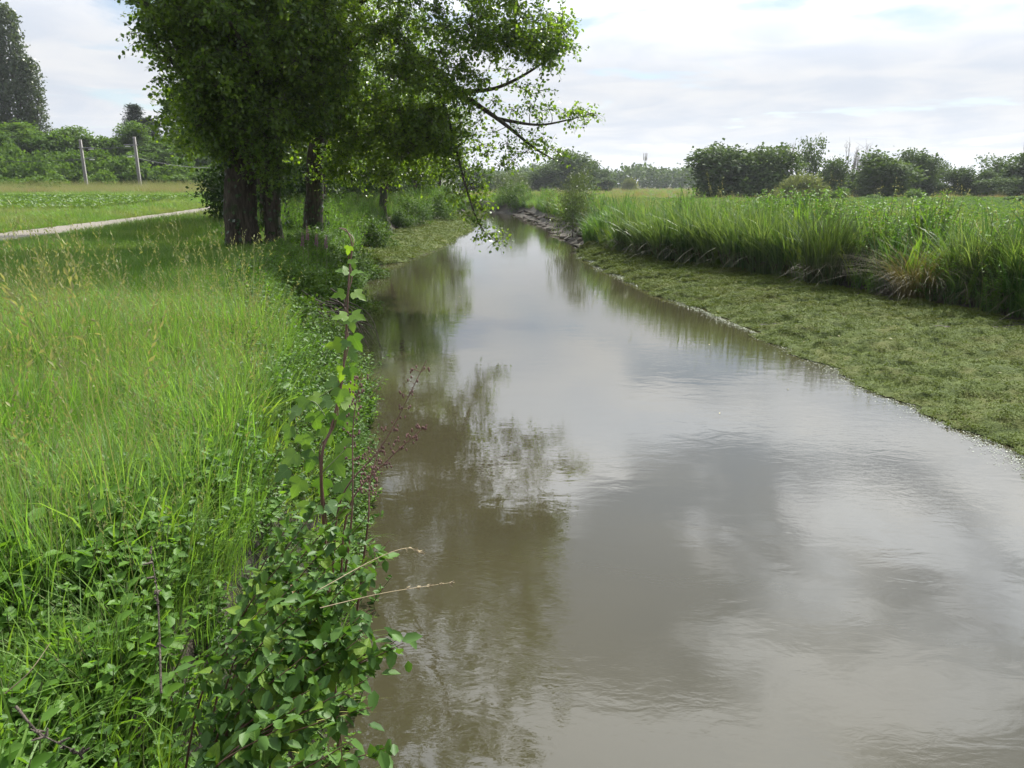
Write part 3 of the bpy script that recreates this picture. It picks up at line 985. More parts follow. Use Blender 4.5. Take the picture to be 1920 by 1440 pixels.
# ---- trees and bushes far off: crowns of many small leaf sprays gathered into lobes
def far_crown(seed, lobes, n_clump, per, L, leafm, trunk_h=.25, W=.75, shape='round', up=0.0):
    """crown and trunk meshes for a tree one unit high"""
    rg = np.random.default_rng(seed)
    C = []
    if shape == 'round':
        for k in range(lobes):
            a = rg.uniform(0, 6.28)
            q = rg.uniform(.0, .27)
            zc_ = rg.uniform(trunk_h + .12, .80)
            fall = math.sqrt(max(.05, 1 - ((zc_ - .45) / .55) ** 2))
            r = rg.uniform(.13, .22)
            C.append(ell(rg, (q * fall * math.cos(a) * 1.25, q * fall * math.sin(a) * 1.25, zc_), (r, r, r * .85), n_clump // lobes, .75))
    elif shape == 'bush':
        for k in range(lobes):
            a = rg.uniform(0, 6.28)
            q = rg.uniform(.1, .42)
            r = rg.uniform(.2, .34)
            C.append(ell(rg, (q * math.cos(a), q * math.sin(a), rg.uniform(.25, .72) * (1 - q * .7)), (r, r, r * .8), n_clump // lobes, .75))
    elif shape == 'dome':
        d = unit(rg.normal(size=(n_clump, 3)))
        d[:, 2] = np.abs(d[:, 2])
        q = rg.uniform(.75, 1.0, n_clump)[:, None]
        C.append(d * q * np.array([.85, .85, .95]) * (1 + .10 * (fbm(d[:, 0] * 4 + 9, d[:, 1] * 4 + d[:, 2] * 3, seed, 3)[:, None] - .5) * 2))
    elif shape == 'column':
        zz = rg.uniform(.05, 1, n_clump)
        prof = np.interp(zz, [0, .1, .4, .7, .92, 1], [.05, .08, .1, .098, .075, .03])
        a = rg.uniform(0, 6.28, n_clump)
        q = prof * np.sqrt(rg.uniform(.3, 1, n_clump)) * (1 + .35 * (vnoise(a * 2, zz * 9, seed) - .5))
        C.append(np.stack([q * np.cos(a), q * np.sin(a), zz], -1))
    elif shape == 'cone':
        zz = rg.uniform(.03, 1, n_clump) ** 1.1
        tier = .75 + .25 * np.abs(np.sin(zz * 34))
        q = .24 * (1 - zz) * tier * np.sqrt(rg.uniform(.3, 1, n_clump)) + .008
        a = rg.uniform(0, 6.28, n_clump)
        C.append(np.stack([q * np.cos(a), q * np.sin(a), zz], -1))
    C = np.concatenate(C)
    n = len(C)
    cs = {'column': .022, 'cone': .026, 'dome': .085}.get(shape, .05)
    P = np.repeat(C, per, 0) + rg.normal(0, cs, (n * per, 3))
    P[:, 2] = np.maximum(P[:, 2], .01)
    k = len(P)
    axis = np.stack([P[:, 0], P[:, 1], P[:, 2] - .35], -1)
    D = unit(unit(axis) * .7 + rg.normal(0, .6, (k, 3)) + np.array([0, 0, up]))
    N = unit(axis) + rg.normal(0, .5, (k, 3)) + np.array([0, 0, .6])
    mb = MB()
    v = np.clip(np.repeat(rg.normal(.45, .2, n), per) + rg.normal(0, .16, k), 0, 1)
    leaves(mb, P, D, N, rg.uniform(.6, 1.3, k) * L, W, LEAFQ if W > .4 else LEAF4, 0, v)
    cm = mb.mesh('crown', [leafm])
    tb = MB()
    hgt = .8 if shape in ('column', 'cone') else max(.5, trunk_h + .3)
    tube(tb, [(0, 0, -.02), (.01, 0, trunk_h), (.0, .01, hgt)], [.018, .014, .004], 6)
    for q in range(6):
        c_ = C[rg.integers(0, n)]
        z0 = rg.uniform(.4, .9) * min(trunk_h + .15, c_[2])
        tube(tb, [(0, 0, z0), (c_[0] * .5, c_[1] * .5, (z0 + c_[2]) * .5), tuple(c_)], [.008, .005, .002], 4, cap=False)
    return cm, tb.mesh('trunk', [bark_far])


def place_far(name, label, cat, protos, k, loc, w, h, yaw, group=None, d=None):
    cm, tm = protos[k % len(protos)]
    t = thing(name, label, cat, loc, group)
    t.rotation_euler = (0, 0, yaw)
    t.scale = (w, d or w, h)
    link('trunk', tm, t)
    link('crown', cm, t)
    return t


F_dark = leafmat('far dark leaf', (.036, .070, .020), (.092, .145, .042), .32, .65, .1, wr=.25)
F_mid = leafmat('embankment leaf', (.044, .100, .014), (.115, .195, .034), .42, .6, .12, wr=.35)
F_pale = leafmat('willow leaf', (.095, .125, .050), (.190, .225, .095), .35, .6, .15, wr=.2)
F_pop = leafmat('poplar leaf', (.040, .066, .030), (.095, .130, .062), .3, .4, .4, wr=.25)
F_con = leafmat('conifer needle', (.018, .036, .018), (.042, .070, .034), .1, .6, .2, wr=.2)
DK = [far_crown(200 + i, 17, 440, 16, .045, F_dark, .06) for i in range(4)]
DKT = [far_crown(210 + i, 12, 190, 12, .045, F_dark, .30) for i in range(2)]
SHR = [far_crown(220 + i, 9, 200, 15, .075, F_mid, .05, shape='bush') for i in range(5)]
MIDT = [far_crown(230 + i, 13, 260, 15, .05, F_mid, .10) for i in range(3)]
WIL = [far_crown(240, 1, 330, 16, .14, F_pale, .1, .22, 'dome', .5)]
POP = [far_crown(250 + i, 1, 520, 12, .022, F_pop, .06, .7, 'column', .9) for i in range(3)]
CON = [far_crown(260 + i, 1, 620, 13, .032, F_con, .05, .4, 'cone', -.2) for i in range(2)]


def dims(px, py_top, s, w_px):
    """ground x, y, width and top height of something seen at px, of w_px width, with its top at py_top"""
    p = at(px, 360, s)
    return p[0], p[1], w_px / FPX * s, at(px, py_top, s)[2]


# right side, beyond the crop
R_ = [('bushy_tree', 1345, 271, 102, 150, DK, 0, 'broad dark tree at the edge of the clump beyond the crop, nearest the distant wood'),
      ('bushy_tree', 1402, 274, 104, 124, DK, 1, 'dark tree in the middle of the dense clump beyond the crop'),
      ('bushy_tree', 1440, 269, 103, 120, DK, 2, 'dark square-topped tree of the clump directly behind the willow bush'),
      ('tall_tree', 1512, 255, 128, 62, DKT, 0, 'tall pale tree rising above all the others behind the willow bush'),
      ('bushy_tree', 1556, 288, 118, 74, DK, 3, 'dark rounded tree beside the tallest tree'),
      ('bushy_tree', 1612, 320, 118, 70, DK, 0, 'low dark tree below the bare twiggy tops'),
      ('bushy_tree', 1664, 279, 104, 130, DK, 1, 'big round dark tree standing forward of the far hedge'),
      ('bushy_tree', 1716, 278, 118, 84, DK, 2, 'tree close behind the big round one, open to the blue gap in the sky'),
      ('tall_tree', 1757, 301, 130, 46, DKT, 1, 'small umbrella-topped tree in the dip of the hedge'),
      ('bushy_tree', 1752, 338, 118, 80, DK, 3, 'low dark bush tree filling the hedge below the umbrella-topped tree'),
      ('bushy_tree', 1797, 312, 118, 60, DK, 0, 'small dark round tree in the lowest dip of the hedge'),
      ('bushy_tree', 1835, 316, 116, 66, DK, 1, 'dark tree in the hedge beside the small round one'),
      ('tall_tree', 1866, 289, 124, 84, DKT, 0, 'airy pale-topped tree near the picture edge beyond the crop'),
      ('bushy_tree', 1880, 330, 110, 90, DK, 2, 'dark bush tree under the airy pale-topped one'),
      ('bushy_tree', 1935, 277, 112, 110, DK, 3, 'dark tree cut by the picture edge beyond the crop'),
      ('bushy_tree', 2060, 285, 115, 150, DK, 0, 'outermost dark tree of the hedge beyond the crop')]
for q, (nm, px, pt, s, w, pr, k, lab) in enumerate(R_):
    x, y, ww, top = dims(px, pt, s, w)
    z = float(gz(x, y)) - .1
    place_far(nm, lab, 'tree', pr, k, (x, y, z), ww / (.92 if pr is DK else .85), (top - z) / .97, q * 1.7, 'trees beyond the crop field')
x, y, ww, top = dims(1503, 326, 92, 104)
z = float(gz(x, y))
place_far('willow_bush', 'round pale willow bush in front of the dark trees beyond the crop', 'bush', WIL, 0, (x, y, z - .1), ww / 1.86, (top - z + .1) / 1.05, 0)
for q, (px, pt, s, w, lab) in enumerate([(1575, 352, 92, 44, 'small light green shrub beside the willow bush'), (1715, 350, 96, 40, 'sunlit shrub at the foot of the big round tree'),
                                         (1905, 366, 80, 50, 'low shrub at the picture edge in front of the hedge'), (1640, 362, 95, 40, 'low tangled shrub below the big round tree')]):
    x, y, ww, top = dims(px, pt, s, w)
    z = float(gz(x, y)) - .1
    place_far('field_shrub', lab, 'shrub', SHR, q, (x, y, z), ww / 1.2, (top - z) / .95, q, 'shrubs at the edge of the crop')


# bare twiggy trees between the leafy ones
def bare_tree(seed):
    rg = np.random.default_rng(seed)
    mb = MB()
    for k in range(7):
        a = rg.uniform(0, 6.28)
        e = np.array([.16 * math.cos(a) * rg.uniform(.4, 1), .16 * math.sin(a), rg.uniform(.8, 1)])
        m_ = e * np.array([.55, .55, .5]) + rg.normal(0, .015, 3)
        L_ = smooth_line([(0, 0, 0), m_, e], 5)
        tube(mb, L_, np.linspace(.013, .003, len(L_)), 5)
        for j in range(16):
            p0 = L_[rg.integers(3, len(L_))]
            tube(mb, [p0, p0 + rg.normal(0, .03, 3) + np.array([0, 0, .06]), p0 + rg.normal(0, .045, 3) + np.array([0, 0, .14])], [.004, .003, .0015], 3, cap=False)
    return mb.mesh('branches', [bark_pale])


bare = bare_tree(5)
for q, (px, pt, lab) in enumerate([(1474, 279, 'bare grey twiggy tree between the dark clump and the tallest tree'), (1592, 276, 'bare grey twiggy tree left of the big round tree'),
                                   (1612, 280, 'bare grey twiggy tree touching the big round tree'), (1912, 276, 'bare twiggy tree top at the picture edge')]):
    x, y, ww, top = dims(px, pt, 121, 40)
    z = float(gz(x, y))
    t = thing('bare_tree', lab, 'tree', (x, y, z), 'bare trees in the hedge')
    t.scale = (top - z,) * 3
    t.rotation_euler = (0, 0, q * 2.1)
    link('branches', bare, t)

# centre: grey-green trees beyond the bend
C_ = [(1068, 283, 190, 100, DK, 0, 'largest grey-green tree beyond the canal bend'), (1015, 300, 185, 80, DK, 1, 'grey-green tree beyond the bend, half behind hanging branches'),
      (1098, 299, 205, 56, DK, 2, 'smaller grey-green tree on the outer slope of the group beyond the bend'), (975, 318, 190, 70, DK, 3, 'dark tree low behind the small bank bush'),
      (1125, 316, 215, 44, DK, 0, 'low grey-green tree where the far group meets the distant wood'), (1135, 332, 205, 46, DK, 1, 'round low bush tree in front of the distant wood'),
      (930, 322, 200, 60, DK, 2, 'dark distant tree seen under the hanging branches'), (885, 312, 180, 80, DK, 3, 'dark distant tree behind the far end of the row')]
for q, (px, pt, s, w, pr, k, lab) in enumerate(C_):
    x, y, ww, top = dims(px, pt, s, w)
    z = float(gz(x, y)) - .1
    place_far('bushy_tree', lab, 'tree', pr, k, (x, y, z), ww / .9, (top - z) / .97, q * 1.1 + .4, 'trees beyond the canal bend')
x, y, ww, top = dims(1180, 334, 230, 30)
place_far('willow_bush', 'small round pale bush in front of the distant wood', 'bush', WIL, 0, (x, y, .9), ww / 1.8, (top - .9) / 1.05, 1)
# the distant wood, one mass
b = MB()
rgw = np.random.default_rng(77)
nw = 1500
px = rgw.uniform(820, 1340, nw)
s = 330 + rgw.uniform(-12, 25, nw)
topz = 3 + (345 - (320 + 7 * (vnoise(px * .035, px * 0, 4) - .5) * 2 - 3 * vnoise(px * .13, px * 0, 8))) / FPX * s
zz = .9 + (topz - .9) * rgw.uniform(.02, 1, nw) ** .8
C = np.stack([(px - 960) / FPX * s, s * 1.03, zz], -1)
P = np.repeat(C, 10, 0) + rgw.normal(0, .75, (nw * 10, 3))
P[:, 2] = np.maximum(P[:, 2], .9)
leaves(b, P, rgw.normal(size=P.shape), np.array([0, -.5, 1.0]) + rgw.normal(0, .6, P.shape), rgw.uniform(.8, 1.6, len(P)), .8, LEAFQ, 0,
       np.clip(np.repeat(rgw.normal(.45, .2, nw), 10) + rgw.normal(0, .15, len(P)), 0, 1))
tag(b.obj('distant_wood', [F_dark]), 'distant hazy wood closing the plain beyond the crop field', kind='stuff')

# left side: thicket on the railway embankment
GE = 'shrubs of the embankment thicket'
rge = np.random.default_rng(90)
n_sh = 0
for rowi, (s0, top_px, base_px) in enumerate([(98, 318, 352), (103, 290, 340), (108, 268, 320), (113, 246, 290)]):
    for px in np.arange(-60, 470, 27):
        if rowi == 0 and (225 < px < 330 or rge.uniform() < .2):
            continue
        pxx = px + rge.uniform(-11, 11)
        s = s0 + max(0, pxx - 60) * .045 + rge.uniform(-2, 2)
        lift = np.interp(pxx, [0, 200, 300, 430], [0, 4, 22, 30]) * (rowi / 3) + rge.uniform(-9, 9)
        x, y, ww, top = dims(pxx, top_px + lift, s, rge.uniform(60, 84))
        z = float(gz(x, y)) - .3
        top = max(top, z + 2.4)
        place_far('embankment_shrub', ('green shrub of the thicket at the foot of the embankment', 'green shrub of the thicket low on the embankment slope', 'green shrub of the thicket high on the embankment slope', 'green shrub of the thicket along the top of the embankment')[rowi], 'shrub', SHR, int(rge.integers(0, 5)), (x, y, z), ww / 1.25, (top - z) / .95,
                  rge.uniform(0, 6.28), GE + (' foot', ' lower slope', ' upper slope', ' top')[rowi])
for q, (px, pt, s, w, pr, nm, lab) in enumerate([
        (70, 330, 92, 70, SHR, 'low_shrub', 'low dark shrub spilling forward onto the dry grass left of the two masts'), (20, 336, 93, 60, SHR, 'low_shrub', 'low shrub at the foot of the embankment at the picture edge'),
        (100, 352, 84, 46, SHR, 'low_shrub', 'small dark shrub at the edge of the left crop strip'), (55, 356, 84, 40, SHR, 'low_shrub', 'smallest dark shrub beside the left crop strip')]):
    x, y, ww, top = dims(px, pt, s, w)
    z = float(gz(x, y)) - .2
    place_far(nm, lab, 'shrub', pr, q, (x, y, z), ww / 1.2, max(1.5, (top - z) / .95), q)
L_ = [('round_tree', 262, 229, 122, 74, MIDT, 0, 'round bright green tree in front of the dark conifer', 'tree'), ('round_tree', 45, 226, 116, 110, MIDT, 1, 'wide green tree below the tall poplars', 'tree'),
      ('round_tree', 150, 236, 118, 90, MIDT, 2, 'green tree on the embankment between the poplars and the conifer', 'tree'), ('round_tree', 345, 258, 126, 66, MIDT, 0, 'green tree to the right of the conifer on the embankment', 'tree'),
      ('round_tree', 400, 246, 130, 60, MIDT, 1, 'green embankment tree showing beside the big crown', 'tree'), ('conifer', 270, 203, 132, 86, CON, 0, 'dark conifer, the taller of two, rising over the embankment thicket', 'tree'),
      ('conifer', 293, 226, 131, 78, CON, 1, 'dark conifer, the lower of two, over the embankment thicket', 'tree')]
for q, (nm, px, pt, s, w, pr, k, lab, cat) in enumerate(L_):
    x, y, ww, top = dims(px, pt, s, w)
    z = float(gz(x, y)) - .3
    place_far(nm, lab, cat, pr, k, (x, y, z), ww / (.46 if pr is CON else .92), (top - z) / 1.0, q * 1.3)
for q, (px, pt, w, lab) in enumerate([(3, 24, 29, 'tallest poplar, first from the picture edge'), (30, 28, 28, 'poplar second from the picture edge'), (60, 36, 42, 'widest poplar, third from the picture edge'),
                                      (86, 122, 38, 'lowest poplar, last of the row towards the conifer'), (-24, 36, 32, 'poplar half cut by the picture edge')]):
    x, y, ww, top = dims(px, pt, 124 + q, w)
    z = float(gz(x, y)) - .3
    place_far('poplar_tree', lab, 'tree', POP, q, (x, y, z), ww / .19, top - z, q * 2.2, 'column poplars behind the thicket')

# ------------------------------------------------------------------ grass, herbs, reeds and crops (uncountable cover)
G_lush = leafmat('lush grass', (.064, .145, .020), (.150, .260, .048), .48, .45, .25, (.165, .245, .055), .55, .45, (1.5, 1.45, .5))
G_fine = leafmat('fine meadow grass', (.082, .185, .034), (.195, .310, .090), .50, .48, .22, (.13, .27, .045), .6, .5, (1.4, 1.35, .55))
G_straw = leafmat('seed head straw', (.17, .20, .075), (.31, .31, .15), .35, .6, .2, wr=.4)
G_far = leafmat('verge grass', (.080, .175, .026), (.160, .275, .056), .45, .5, .25, (.18, .205, .075), .16, .5, (1.4, 1.35, .55))
G_dry = leafmat('dry grass', (.19, .155, .080), (.30, .25, .14), .3, .6, .2, wr=.5)
G_reed = leafmat('reed blade', (.056, .130, .020), (.140, .235, .055), .45, .42, .3, (.15, .18, .055), .35, .5, (1.45, 1.4, .5))
H_leaf = leafmat('herb leaf', (.050, .125, .014), (.125, .240, .036), .46, .5, .22, None, .5, .45, (1.5, 1.45, .5))
H_dark = leafmat('bramble leaf', (.036, .095, .013), (.092, .180, .030), .40, .5, .25, None, .5, .4, (1.5, 1.45, .5))
BEET = leafmat('beet leaf', (.060, .125, .030), (.135, .215, .060), .3, .5, .2, None, .5, .4, (1.4, 1.4, .5))
H_stem = plainmat('herb stem', (.10, .12, .04))
LEAN = 2.6      # the wind leans the grass this way


def tuft(seed, n, h, w, r, bend=(.15, .7), mats=None, heads=0, segs=4, spread=1.6, lean=.4):
    rg = np.random.default_rng(seed)
    mb = MB()
    a, q = rg.uniform(0, 6.28, n), r * np.sqrt(rg.uniform(0, 1, n))
    base = np.stack([q * np.cos(a), q * np.sin(a), np.full(n, -.02)], -1)
    az = np.where(rg.uniform(0, 1, n) < lean, rg.normal(LEAN, .7, n), a + rg.normal(0, spread * .4, n))
    hh = h * rg.uniform(.45, 1.1, n)
    blades(mb, rg, base, hh, w * rg.uniform(.6, 1.25, n), az, rg.uniform(*bend, n), segs, 0, rg.uniform(0, 1, n), droop=.08)
    if heads:
        a, q = rg.uniform(0, 6.28, heads), r * np.sqrt(rg.uniform(0, 1, heads))
        base = np.stack([q * np.cos(a), q * np.sin(a), np.full(heads, -.02)], -1)
        tip, pre = blades(mb, rg, base, h * rg.uniform(1.05, 1.55, heads), w * .38, rg.normal(LEAN, 1.0, heads), rg.uniform(.08, .4, heads), segs, 1, rg.uniform(.2, .9, heads))
        for k in range(7):
            f = k / 6.0
            pos = tip - unit(tip - pre) * (.10 * f * h / .5)
            d = unit(tip - pre) * .9 + rg.normal(0, .33, tip.shape)
            leaves(mb, pos, d, rg.normal(size=tip.shape), .019 * h / .5 * rg.uniform(.7, 1.3, heads), .32, LEAF4, 1, rg.uniform(0, 1, heads))
    return mb.mesh('grass_tuft', mats)


def herb(seed, stems, h, nleaf, L, W, r, mats, bend=.3, flower=0, tmpl=LEAF6):
    rg = np.random.default_rng(seed)
    mb = MB()
    for s in range(stems):
        a = rg.uniform(0, 6.28)
        b0 = np.array([r * math.cos(a) * rg.uniform(0, 1), r * math.sin(a) * rg.uniform(0, 1), -.02])
        hh = h * rg.uniform(.6, 1.1)
        az = rg.uniform(0, 6.28)
        e = b0 + np.array([bend * hh * math.cos(az), bend * hh * math.sin(az), hh])
        m_ = (b0 + e) * .5 + np.array([0, 0, .08 * hh])
        P = smooth_line(np.stack([b0, m_, e]), 3)
        tube(mb, P, np.linspace(.005, .002, len(P)) * (h / .5) ** .5, 4, 1, .5, cap=False)
        t = np.sort(rg.uniform(.15, 1, nleaf)) * (len(P) - 1)
        i = np.minimum(t.astype(int), len(P) - 2)
        pos = P[i] + (P[i + 1] - P[i]) * (t - i)[:, None]
        la = rg.uniform(0, 6.28, nleaf)
        d = np.stack([np.cos(la), np.sin(la), rg.uniform(-.25, .7, nleaf)], -1)
        leaves(mb, pos, d, np.array([0, 0, 1.0]) + rg.normal(0, .3, (nleaf, 3)), L * rg.uniform(.6, 1.25, nleaf) * (1.15 - .5 * t / len(P)), W, tmpl, 0, rg.uniform(0, 1, nleaf))
        if flower:
            q = rg.normal(0, 1, (flower, 3)) * np.array([.02, .02, .05]) * h + e
            leaves(mb, q, rg.normal(size=q.shape), rg.normal(size=q.shape), .02 * h, .8, LEAF4, 2, rg.uniform(0, 1, flower))
    return mb.mesh('herb', mats)


near_t = ([tuft(300 + i, 26, .60, .0125, .10, (.2, .85), [G_lush, G_straw]) for i in range(4)]
          + [tuft(310 + i, 26, .62, .0078, .10, (.1, .6), [G_fine, G_straw], heads=(0, 0, 1)[i]) for i in range(3)] + [tuft(316, 26, .62, .006, .10, (.1, .6), [G_fine, G_straw], heads=2)]
          + [herb(320 + i, 5, .30, 9, .07, .6, .10, [H_leaf, H_stem]) for i in range(3)]
          + [herb(330 + i, 6, .24, 10, .05, .75, .14, [H_dark, H_stem], .6) for i in range(2)])
rng = np.random.default_rng(8)


def area(n, y0, y1, xlo, xhi, pw=1.0, keep=None):
    y = y0 + (y1 - y0) * rng.uniform(0, 1, n) ** pw
    lo, hi = xlo(y), xhi(y)
    x = lo + (hi - lo) * rng.uniform(0, 1, n)
    k = (hi > lo) & ~near_track(x, y, -.3)
    if keep is not None:
        k &= keep(x, y)
    x, y = x[k], y[k]
    return np.stack([x, y, gz(x, y)], -1)


view = lambda y: -.74 * y - 1.2
# close meadow
P = area(4600, .5, 7.5, view, lambda y: fx(XC_, y) + .12, .85)
n = len(P)
fine = fbm(P[:, 0] * .6, P[:, 1] * .6, 91, 3) + .075 * (P[:, 1] - 3.2)
herby = (rng.uniform(0, 1, n) < np.interp(P[:, 1], [0, 1.6, 3.2, 5], [.85, .72, .3, .06]))
idx = np.where(herby, rng.integers(8, 13, n), np.where(fine > .60, rng.integers(4, 8, n), rng.integers(0, 4, n)))
scl = rng.uniform(.6, 1.15, n) * np.interp(P[:, 1], [0, 1.8, 3.5, 8], [.62, .72, 1.0, 1.15])
scl = np.where(herby, scl * 1.15, scl) * (.55 + .95 * fbm(P[:, 0] * 1.5, P[:, 1] * 1.5, 93, 2))
scatter('meadow_grass', 'tall sunlit meadow grass with seed heads close to the viewer', near_t, P, rng.uniform(-.8, .8, n), scl, idx, rng.normal(0, .1, (n, 2)))
# taller seeding stalks that catch the light
stalk_t = [tuft(318 + i, 5, .8, .006, .05, (.1, .5), [G_fine, G_straw], heads=5) for i in range(3)]
P = area(80, 2.6, 11, view, lambda y: fx(XC_, y) - .1, .9)
n = len(P)
scatter('seeding_grass', 'tall pale seeding grass stalks rising above the meadow', stalk_t, P, rng.uniform(-.8, .8, n), rng.uniform(.9, 1.35, n), rng.integers(0, 3, n), rng.normal(0, .12, (n, 2)))
# middle meadow up to the big trees and along the track
mid_t = ([tuft(340 + i, 46, .50, .010, .20, (.15, .7), [G_fine, G_straw], heads=(0, 0, 1)[i], segs=3) for i in range(3)]
         + [tuft(345 + i, 46, .48, .012, .20, (.2, .8), [G_lush, G_straw], segs=3) for i in range(3)])
P = area(9000, 7, 27, view, lambda y: np.minimum(fx(XC_, y) + .25, 9), .9)
n = len(P)
idx = np.where(fbm(P[:, 0] * .35, P[:, 1] * .35, 95, 3) + .02 * (12 - P[:, 1]) > .48, rng.integers(0, 3, n), rng.integers(3, 6, n))
scl = rng.uniform(.65, 1.1, n) * np.interp(P[:, 1], [7, 12, 20], [1.1, 1.0, .8]) * np.interp(np.abs(P[:, 0] - fx(TR_, P[:, 1])), [1.2, 3.0], [.4, 1])
scatter('meadow_grass', 'shaded meadow grass between the sunlit foreground and the track', mid_t, P, rng.uniform(-.8, .8, n), scl, idx, rng.normal(0, .1, (n, 2)))
far_t = ([tuft(350 + i, 44, .55, .022, .34, (.15, .7), [G_far, G_straw], heads=1, segs=3) for i in range(4)])
P = np.concatenate([area(5200, 26, 72, lambda y: fx(TR_, y) - .5, lambda y: fx(XC_, y) - .2, .9),
                    area(15000, 16, 98, lambda y: np.maximum(-.76 * y - 3, -80), lambda y: fx(TR_, y) - 1.2, .85, lambda x, y: (x > -.78 * y - 3) & ~((y > 43) & (y < 66) & (x < -24 - .1 * (y - 45))))])
n = len(P)
scl = rng.uniform(.7, 1.25, n) * np.interp(P[:, 1], [20, 60, 95], [.8, 1.15, 1.6]) * np.interp(np.abs(P[:, 0] - fx(TR_, P[:, 1])), [1.2, 2.6], [.45, 1])
scatter('verge_grass', 'grass on both verges of the gravel track and out to the embankment', far_t, P, rng.uniform(-.8, .8, n), scl, rng.integers(0, 4, n), rng.normal(0, .08, (n, 2)))
dry_t = [tuft(360 + i, 40, .7, .03, .5, (.1, .5), [G_dry, G_straw], heads=8, segs=3) for i in range(2)]
P = area(2600, 74, 118, lambda y: -.74 * y, lambda y: -.25 * y, 1.0, lambda x, y: y < 101 + (x + 75) * .57)
n = len(P)
scatter('dry_grass', 'dry straw-coloured grass at the foot of the railway masts', dry_t, P, rng.uniform(-.8, .8, n), rng.uniform(.9, 1.7, n), rng.integers(0, 2, n))


# crops
def beet(seed):
    rg = np.random.default_rng(seed)
    mb = MB()
    n = 13
    a = np.arange(n) * 2.4 + rg.uniform(0, .5, n)
    base = np.stack([.04 * np.cos(a), .04 * np.sin(a), np.full(n, .05)], -1)
    d = np.stack([np.cos(a), np.sin(a), rg.uniform(.5, 1.7, n)], -1)
    leaves(mb, base, d, np.array([0, 0, 1.0]) - d * .2 + rg.normal(0, .15, (n, 3)), rg.uniform(.26, .42, n), .5, LEAF6, 0, rg.uniform(0, 1, n))
    return mb.mesh('beet', [BEET])


beets = [beet(370 + i) for i in range(4)]
rowsx = np.arange(0, 125, .62)
P = []
for y0, y1, st, xoff in ((14, 60, .42, 9.5), (60, 135, .8, 6.5)):
    for k, dx in enumerate(rowsx if y0 < 50 else rowsx[::1]):
        y = np.arange(y0, y1, st) + rng.uniform(0, .2)
        x = fx(XB_, np.clip(y, 0, 60)) + xoff + dx + rng.normal(0, .05, len(y))
        k_ = (x < .76 * y + 4) & (x < 110) & (y < 96 + .12 * x)
        P.append(np.stack([x[k_], y[k_]], -1))
P = np.concatenate(P)
P = np.column_stack([P, gz(P[:, 0], P[:, 1])])
n = len(P)
scatter('beet_crop', 'field of broad-leaved green beet beyond the bank vegetation', beets, P, rng.uniform(0, 6.28, n), rng.uniform(.85, 1.3, n) * np.interp(P[:, 1], [20, 70], [1.0, 1.05]), rng.integers(0, 4, n))
P = area(7000, 43, 66, lambda y: -.78 * y - 3, lambda y: fx(TR_, y) * 0 - 24 - .1 * (y - 45))
n = len(P)
scatter('beet_crop', 'strip of broad-leaved crop beyond the track', beets, P, rng.uniform(0, 6.28, n), rng.uniform(1.1, 1.7, n), rng.integers(0, 4, n))
far_crop = leafmat('far field', (.10, .15, .05), (.17, .21, .08), .0, .9, .1)
P = area(7500, 100, 300, lambda y: y * 0 - 20, lambda y: .8 * y, 1.0, lambda x, y: x > -10)
n = len(P)
scatter('far_grass', 'pale rough grass on the plain beyond the crop', dry_t[:1] + far_t[:1], P, rng.uniform(0, 6.28, n), rng.uniform(.7, 1.3, n), (rng.uniform(0, 1, n) < .75).astype(int))

# tall grass and herbs on the right bank
G_reed2 = leafmat('dark reed blade', (.030, .085, .022), (.085, .165, .048), .40, .42, .3, None, .35, .5, (1.45, 1.4, .55))
tall_t = ([tuft(380 + i, (34, 28, 42)[i], (1.15, 1.3, .95)[i], (.030, .038, .022)[i], .22, ((.12, .7), (.05, .5), (.2, 1.0))[i], [(G_reed, G_reed2, G_reed2)[i], G_straw], heads=(0, 0, 2)[i], segs=5, lean=.1) for i in range(3)]
          + [tuft(385 + i, 38, .92, .011, .22, (.1, .6), [G_fine, G_straw], heads=2, segs=4) for i in range(2)]
          + [herb(390 + i, 9, 1.1, 26, .10, .38, .22, [H_leaf, H_stem, G_straw], .18, flower=0) for i in range(3)]
          + [herb(395 + i, 8, 1.15, 20, .075, .4, .25, [H_leaf, H_stem, G_straw], .15, flower=14) for i in range(1)])
P = np.concatenate([area(4300, 7, 36, lambda y: fx(XM_, y) + .05, lambda y: fx(XB_, y) + 9.8, 1.0, lambda x, y: x < .78 * y + 4),
                    area(3600, 34, 86, lambda y: fx(XM_, y) + .7, lambda y: fx(XB_, y) + 7.5, .8)])
n = len(P)
u = (P[:, 0] - fx(XM_, P[:, 1])) / np.maximum(fx(XB_, P[:, 1]) - fx(XM_, P[:, 1]), .3)
kind = fbm(P[:, 0] * .4, P[:, 1] * .4, 97, 3)
idx = np.where((u < .8) & (rng.uniform(0, 1, n) < .72), rng.integers(0, 3, n), np.where(kind > .52, rng.integers(3, 5, n), np.where(kind > .42, rng.integers(0, 9, n), rng.integers(5, 9, n))))
scl = rng.uniform(.55, 1.2, n) * (.55 + 1.0 * fbm(P[:, 0] * 1.1, P[:, 1] * 1.1, 99, 2)) * np.interp(u, [0, .12, .4, 1, 2, 4], [.6, 1.05, 1.5, 1.12, .82, .68]) * np.interp(P[:, 1], [8, 30, 45, 80], [1.05, 1.05, .95, .9])
scatter('bank_grass', 'tall grass, sedge and herbs crowding the sunlit bank above the wide weed shelf', tall_t, P, rng.uniform(-.7, .7, n), scl, idx, rng.normal(0, .08, (n, 2)))
